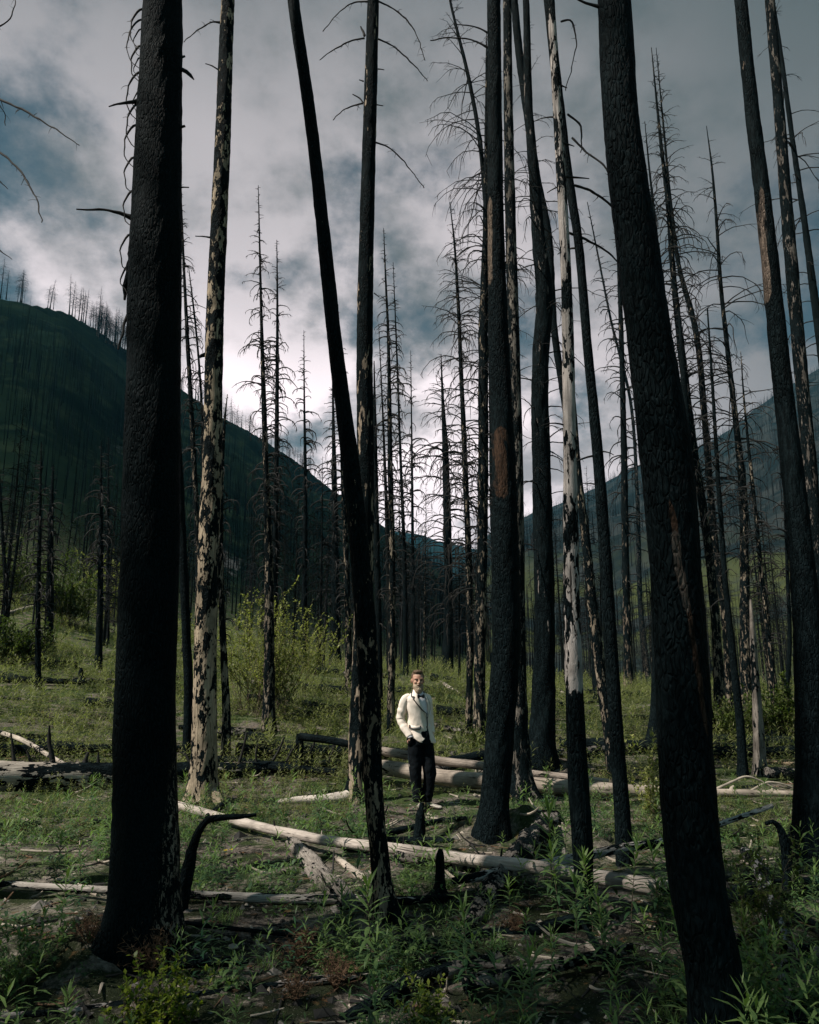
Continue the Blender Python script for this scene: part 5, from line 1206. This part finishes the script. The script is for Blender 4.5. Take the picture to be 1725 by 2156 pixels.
    # hands: palm, four unequal fingers and a thumb, down inside the pockets
    for W_, sg in ((RW, -1), (LW, 1)):
        W_ = np.array(W_); d = np.array([.035 * -sg, .015, -1.0]); d /= np.linalg.norm(d); sx = np.array([1, 0, 0.]) * -sg
        pc = W_ + d * .055
        tb(mb, [W_, W_ + d * .03, pc + d * .035], [.027, .036, .038], 14, .01, .5)
        for k, (o_, L_) in enumerate([(-.027, .060), (-.009, .072), (.009, .076), (.027, .066)]):
            p0 = pc + d * .025 + sx * o_
            tb(mb, [p0, p0 + d * L_ * .5 + np.array([0, -.008, 0]), p0 + d * L_ * .85 + np.array([0, .006, 0])], [.010, .009, .008], 8, .006)
        p0 = W_ + d * .025 + sx * .032
        tb(mb, [p0, p0 + sx * .022 + d * .025, p0 + sx * .028 + d * .052], [.012, .011, .009], 8, .006)
    AL, AR = (-.055, -.055, .085), (.070, .0, .085)
    tb(mb, [(-.09, -.04, .90), (-.088, -.06, .48), AL], [.085, .055, .04]); tb(mb, [(.045, .03, .90), (.105, -.035, .48), AR], [.085, .055, .04])
    tb(mb, [(-.10, -.01, .92), (.06, .02, .92)], [.10, .10])
    remesh(mb, 'body', skin, .0065, 4)
    # face details
    for q in (-1, 1):
        mb = MB(); ell(mb, H(.030 * q, .079, .004), (.0125, .008, .0055), hy, n=12); mb.build('eye', plain_mat('shaded eye', (.05, .035, .03), .3, .5), root)
        mb = MB(); tb(mb, [H(.012 * q, .094, .014), H(.030 * q, .091, .020), H(.050 * q, .078, .015)], [.004, .005, .003], 8, .006); mb.build('eyebrow', hairm, root)
    mb = MB(); tb(mb, [H(-.022, .098, -.058), H(0, .104, -.056), H(.022, .098, -.058)], [.003, .005, .003], 8, .005); mb.build('mouth', plain_mat('lips', (.30, .10, .08), .5), root)
    # beard and moustache
    def shell(name, mat, parts, cutf, vox=.005, sm=3):
        mb = MB()
        for p in parts: ell(mb, *p)
        o = remesh(mb, name, mat, vox, sm); me = o.data
        bm = bmesh.new(); bm.from_mesh(me)
        for vv in bm.verts:
            n_ = fbm(np.array([vv.co.x * 160]), np.array([vv.co.z * 60 + vv.co.y * 60]), 2, 3)[0]; vv.co += vv.normal * float(n_) * .006
        bmesh.ops.delete(bm, geom=[vv for vv in bm.verts if cutf(np.array(vv.co) - hc)], context='VERTS'); bm.to_mesh(me); bm.free(); return o
    loc = lambda d: (float(d @ hs) / HK, float(d @ hf) / HK, float(d[2]) / HK)
    shell('beard', beardm, [(H(0, .034, -.078), (.069, .066, .062), hy), (H(0, .056, -.115), (.050, .050, .058), hy), (H(0, .088, -.050), (.032, .020, .012), hy)],
          lambda d: (loc(d)[1] < -.012) or (loc(d)[2] > -.030) or (abs(loc(d)[0]) < .022 and loc(d)[1] > .095 and -.064 < loc(d)[2] < -.054))
    shell('hair', hairm, [(H(0, -.010, .042), (.083, .098, .096), hy), (H(-.006, .035, .108), (.060, .052, .030), hy)],
          lambda d: (loc(d)[1] > .030 and loc(d)[2] < .080) or (loc(d)[1] > -.005 and loc(d)[2] < .03) or loc(d)[2] < -.045 or (loc(d)[1] > -.045 and loc(d)[2] < -.01))
    # ---- jacket
    Zs = np.array([.84, .90, 1.0, 1.1, 1.2, 1.3, 1.38, 1.44, 1.485, 1.515, 1.54, 1.575])
    CX = np.array([.015, .0, -.018, -.022, -.028, -.033, -.038, -.042, -.047, -.05, -.053, -.055])
    AA = np.array([.190, .190, .182, .176, .184, .196, .205, .205, .190, .145, .088, .066])
    BB = np.array([.158, .155, .142, .134, .134, .138, .140, .134, .120, .100, .076, .064])
    def S(th, z, k=1.0, off=0.0):
        cx = np.interp(z, Zs, CX); a = np.interp(z, Zs, AA) * k + off; b_ = np.interp(z, Zs, BB) * k + off
        s_ = np.sin(th); c_ = np.cos(th); s_ = np.sign(s_) * np.abs(s_) ** .92; c_ = np.sign(c_) * np.abs(c_) ** .92
        return np.stack([cx + a * s_ * sd[0] + b_ * c_ * f[0], a * s_ * sd[1] + b_ * c_ * f[1], z + 0 * th], -1)
    ths = np.linspace(-1.7, 1.7, 400)
    def on(x, z, off=.006):     # point of the jacket's front seen at (x, z)
        zz = np.full_like(ths, z); P = S(ths, zz, 1.0, off); ok = P[:, 1] < .13
        d = np.where(ok, np.abs(P[:, 0] - x), 9); i = np.argmin(d); return P[i], ths[i]
    def z2(px, py): return ((px - 540) * .00115, (1790 - py) * .001146)
    Ledge = [z2(*p) for p in [(545, 1030), (575, 1000), (592, 960), (600, 900), (603, 850), (600, 745), (575, 690), (540, 600), (512, 520), (490, 460), (478, 420)]]
    Redge = [z2(*p) for p in [(655, 1030), (640, 1000), (630, 950), (617, 900), (605, 850), (604, 745), (610, 700), (613, 620), (600, 540), (578, 470), (560, 425)]]
    def edge(E):
        zs = [e[1] for e in E]; tt = [on(e[0], e[1], 0)[1] for e in E]; return np.array(zs), np.array(tt)
    lz, lt = edge(Ledge); rz_, rt = edge(Redge)
    nth, nz = 72, 46; V = np.zeros((nz, nth, 3)); U = np.linspace(0, 1, nth)
    for i in range(nz):
        t = i / (nz - 1); zt = .855 + (1.575 - .855) * t
        a_ = np.interp(zt, lz, lt); b_ = np.interp(zt, rz_, rt)
        th = b_ + (2 * math.pi + a_ - b_) * U
        hem = np.zeros(nth); thw = (th + math.pi) % (2 * math.pi) - math.pi
        hem += .075 * np.exp(-((thw + 1.25) / .40) ** 2)
        hem += .016 * np.exp(-(U * 30)) + .018 * np.exp(-((1 - U) * 30))
        z_ = zt + hem * (1 - t) ** 3
        fold = .005 * np.sin(th * 5 + z_ * 26) * (z_ < 1.42) + .012 * fbm(th * 2.0, z_ * 9, 3, 8)
        V[i] = S(th, z_, 1.0, fold)
    mb = MB(); Fg = []
    idx = np.arange(nz * nth).reshape(nz, nth)
    Fg = np.stack([idx[:-1, :-1], idx[:-1, 1:], idx[1:, 1:], idx[1:, :-1]], -1).reshape(-1, 4)
    mb.add(V.reshape(-1, 3), Fg)
    o = mb.build('jacket', cream, root); m = o.modifiers.new('t', 'SOLIDIFY'); m.thickness = .006; m.offset = -1
    jacket = o
    def sleeve(pts, rad, seed):
        P, Q = resample(pts, rad, .008); s_ = np.linspace(0, 1, len(P))
        Q = Q * (1 + .05 * np.sin(s_ * 46 + seed) * np.clip(1 - abs(s_ - .55) * 2.6, 0, 1) + .09 * fbm(s_ * 9, s_ * 0 + seed, 3, seed))
        mb = MB(); tube(mb, P, Q, 24, 0, .09, seed); o = mb.build('sleeve', cream, root); return o
    sleeve([(-.165, -.05, 1.495), (-.225, -.075, 1.455), (-.262, -.06, 1.33), (-.288, -.03, 1.19), (-.245, -.07, 1.08), (-.180, -.120, .985), (-.165, -.130, .960)], [.045, .058, .062, .060, .056, .050, .048], 3)
    sleeve([(.030, .06, 1.495), (.070, .095, 1.455), (.090, .13, 1.33), (.108, .15, 1.20), (.120, .09, 1.08), (.128, .02, .985)], [.050, .068, .064, .058, .054, .048], 7)
    mb = MB(); tb(mb, [(-.163, -.131, .962), (-.158, -.134, .942)], [.043, .043], 18); mb.build('shirt_cuff', white, root)
    # shirt front
    th = np.linspace(-1.2, 1.2, 40); zs = np.linspace(1.0, 1.565, 40); V = np.stack([S(th, np.full(40, z), .955) for z in zs]); idx = np.arange(1600).reshape(40, 40)
    mb = MB(); mb.add(V.reshape(-1, 3), np.stack([idx[:-1, :-1], idx[:-1, 1:], idx[1:, 1:], idx[1:, :-1]], -1).reshape(-1, 4)); mb.build('shirt', white, root)
    mb = MB(); tb(mb, [(-.055, -.005, 1.535), (-.055, -.008, 1.585)], [.071, .064], 24); mb.build('shirt_collar', white, root)
    # bow tie
    c0, _ = on(z2(530, 484)[0], z2(530, 484)[1], .026)
    mb = MB(); ell(mb, c0, (.013, .013, .015), YAW, n=12)
    for q in (-1, 1):
        for (dx, dz, r_) in ((.020, .0, .018), (.034, .001, .027), (.048, .002, .032)): ell(mb, c0 + sd * dx * q - f * .004 + np.array([0, 0, dz]), (.014, .011, r_), YAW, n=12)
    remesh(mb, 'bow_tie', blk, .004, 1)
    # lapels
    def lap(outer, inner, nm='lapel'):
        n = 24
        def rs_(L):
            L = np.array([z2(*p) for p in L]); s_ = np.concatenate([[0], np.cumsum(np.hypot(*np.diff(L, axis=0).T))]); q = np.linspace(0, s_[-1], n); return np.stack([np.interp(q, s_, L[:, 0]), np.interp(q, s_, L[:, 1])], 1)
        A, B_ = rs_(outer), rs_(inner); rows = []
        for k in range(4):
            c = A * (1 - k / 3) + B_ * (k / 3); rows.append([on(x, z, .011 + .004 * math.sin(k / 3 * 3.1))[0] for x, z in c])
        V = np.array(rows); idx = np.arange(4 * n).reshape(4, n)
        mb = MB(); mb.add(V.reshape(-1, 3), np.stack([idx[:-1, :-1], idx[:-1, 1:], idx[1:, 1:], idx[1:, :-1]], -1).reshape(-1, 4))
        o = mb.build(nm, cream, root); m = o.modifiers.new('t', 'SOLIDIFY'); m.thickness = .004; return o
    def pipe(pts, off=.014, r_=.0080, parent=None):
        P = [on(*z2(*p), off)[0] for p in pts]; P = np.array(P)
        s_ = np.concatenate([[0], np.cumsum(np.linalg.norm(np.diff(P, axis=0), axis=1))]); q = np.linspace(0, s_[-1], max(8, int(s_[-1] / .008)))
        P = np.stack([np.interp(q, s_, P[:, i]) for i in range(3)], 1)
        mb = MB(); tube(mb, P, np.full(len(P), r_), 8); return mb.build('piping', blk, parent or root)
    o1 = [(412, 405), (413, 440), (417, 485), (452, 490), (438, 515), (480, 570), (540, 640), (592, 690), (600, 745)]
    i1 = [(470, 405), (482, 440), (500, 490), (512, 520), (540, 600), (575, 690), (600, 745)]
    o2 = [(560, 415), (585, 440), (604, 465), (595, 482), (612, 515), (632, 560), (638, 640), (618, 700), (604, 745)]
    i2 = [(556, 425), (572, 470), (588, 510), (602, 560), (612, 620), (611, 700), (604, 745)]
    a = lap(o1, i1); pipe(o1, parent=a); a = lap(o2, i2); pipe(o2, r_=.0048, parent=a)
    pipe([(601, 745), (606, 800), (604, 850), (601, 900), (594, 960)], .006, .0055, jacket)
    fl = [(396, 822), (392, 860), (455, 866), (517, 872), (523, 830)]
    def poly(name, P2, off):
        P = np.array([on(*z2(*p), off)[0] for p in P2]); mb = MB(); mb.add(P, np.array([[0, 1, 2], [0, 2, 4], [2, 3, 4]])); o = mb.build(name, cream, root); m = o.modifiers.new('t', 'SOLIDIFY'); m.thickness = .005; return o
    a = poly('pocket_flap', fl, .012); pipe(fl, .018, .0075, a)
    p_, _ = on(*z2(597, 846), .010); mb = MB(); ell(mb, p_, (.010, .006, .010), YAW, n=12); mb.build('button', blk, root)
    # trousers
    mb = MB()
    tb(mb, [(-.03, 0, 1.06), (-.025, 0, .95), (-.02, 0, .84)], [.148, .160, .158], 24, .02)
    tb(mb, [(-.085, -.03, .90), (-.090, -.05, .68), (-.088, -.062, .48), (-.065, -.055, .24), (-.055, -.055, .085)], [.108, .094, .078, .066, .064], 20)
    tb(mb, [(.045, .02, .90), (.075, .0, .68), (.104, -.035, .48), (.085, -.01, .24), (.068, .0, .085)], [.112, .100, .084, .076, .072], 20)
    ell(mb, (-.150, -.095, .900), (.060, .060, .085)); ell(mb, (.118, .005, .900), (.055, .055, .085))
    o = remesh(mb, 'trousers', trs, .009, 5); me = o.data
    n = len(me.vertices); co = np.zeros(n * 3); no = np.zeros(n * 3); me.vertices.foreach_get('co', co); me.vertices.foreach_get('normal', no)
    co = co.reshape(-1, 3); no = no.reshape(-1, 3); d = fbm(co[:, 0] * 14 + co[:, 1] * 6, co[:, 2] * 9, 3, 31) * .016 * np.clip((.95 - co[:, 2]) * 4, 0, 1) + .006 * np.sin(co[:, 2] * 70 + co[:, 0] * 20) * np.exp(-((co[:, 2] - .14) / .08) ** 2)
    me.vertices.foreach_set('co', (co + no * d[:, None]).astype(np.float32).ravel()); me.update()
    mb = MB(); tb(mb, [(-.186, -.035, .84), (-.184, -.05, .68), (-.167, -.062, .48), (-.132, -.058, .24), (-.119, -.055, .095)], [.006] * 5, 6); mb.build('satin_stripe', plain_mat('blue grey satin', (.02, .03, .04), .4, .3), root)
    # shoes
    def shoe_(heel, toe, w):
        h, t_ = np.array(heel), np.array(toe); mb = MB(); d = t_ - h
        P = np.array([h - d * .06, h + d * .1, h + d * .35, h + d * .65, h + d * .9, t_]); P[:, 2] += [.034, .042, .042, .030, .022, .018]
        tb(mb, P, [w * .5, w * .8, w * .8, w * .9, w * .8, w * .35], 18, .01, .5)
        o = remesh(mb, 'shoe', shoe, .005, 3)
        mb = MB(); P2 = P.copy(); P2[:, 2] = .012; tb(mb, P2, [w * .6, w * .9, w * .85, w * 1.05, w * .9, w * .4], 16, .01, .22); mb.build('sole', plain_mat('dark sole', (.05, .04, .03), .7), o)
        mb = MB(); tb(mb, [h + d * .12 + np.array([0, 0, .055]), h + d * .1 + np.array([0, 0, .10])], [.036, .040], 14); mb.build('ankle', shoe, o)
    shoe_((-.062, -.025, 0), (.015, -.255, 0), .050); shoe_((.050, .015, 0), (.260, -.12, 0), .042)
build_man()

# ------------------------------------------------------------------ air
def haze():
    bpy.context.view_layer.update()
    zz = [(o.matrix_world @ Vector(c)).z for o in bpy.data.objects if o.type == 'MESH' for c in o.bound_box]
    HZ0, HZ1 = min(zz), max(zz); print('haze', HZ0, HZ1)
    m = bpy.data.materials.new('haze air'); m.use_nodes = True; nt = NT(m.node_tree); nt.n.clear()
    out = nt.new('ShaderNodeOutputMaterial'); v = nt.new('ShaderNodeVolumePrincipled')
    v.inputs['Color'].default_value = (.13, .42, .60, 1); v.inputs['Density'].default_value = 0.0001; v.inputs['Anisotropy'].default_value = .2
    nt.l.new(v.outputs[0], out.inputs['Volume'])
    bm = bmesh.new(); bmesh.ops.create_cube(bm, size=1)
    for q in bm.verts: q.co = (q.co.x * 6900, q.co.y * 6900, HZ0 - 1 if q.co.z < 0 else HZ1 + 4)
    me = bpy.data.meshes.new('haze'); bm.to_mesh(me); o = bpy.data.objects.new('haze', me); COL.objects.link(o); me.materials.append(m); o['kind'] = 'stuff'; o['label'] = 'thin blue mountain air'
haze()
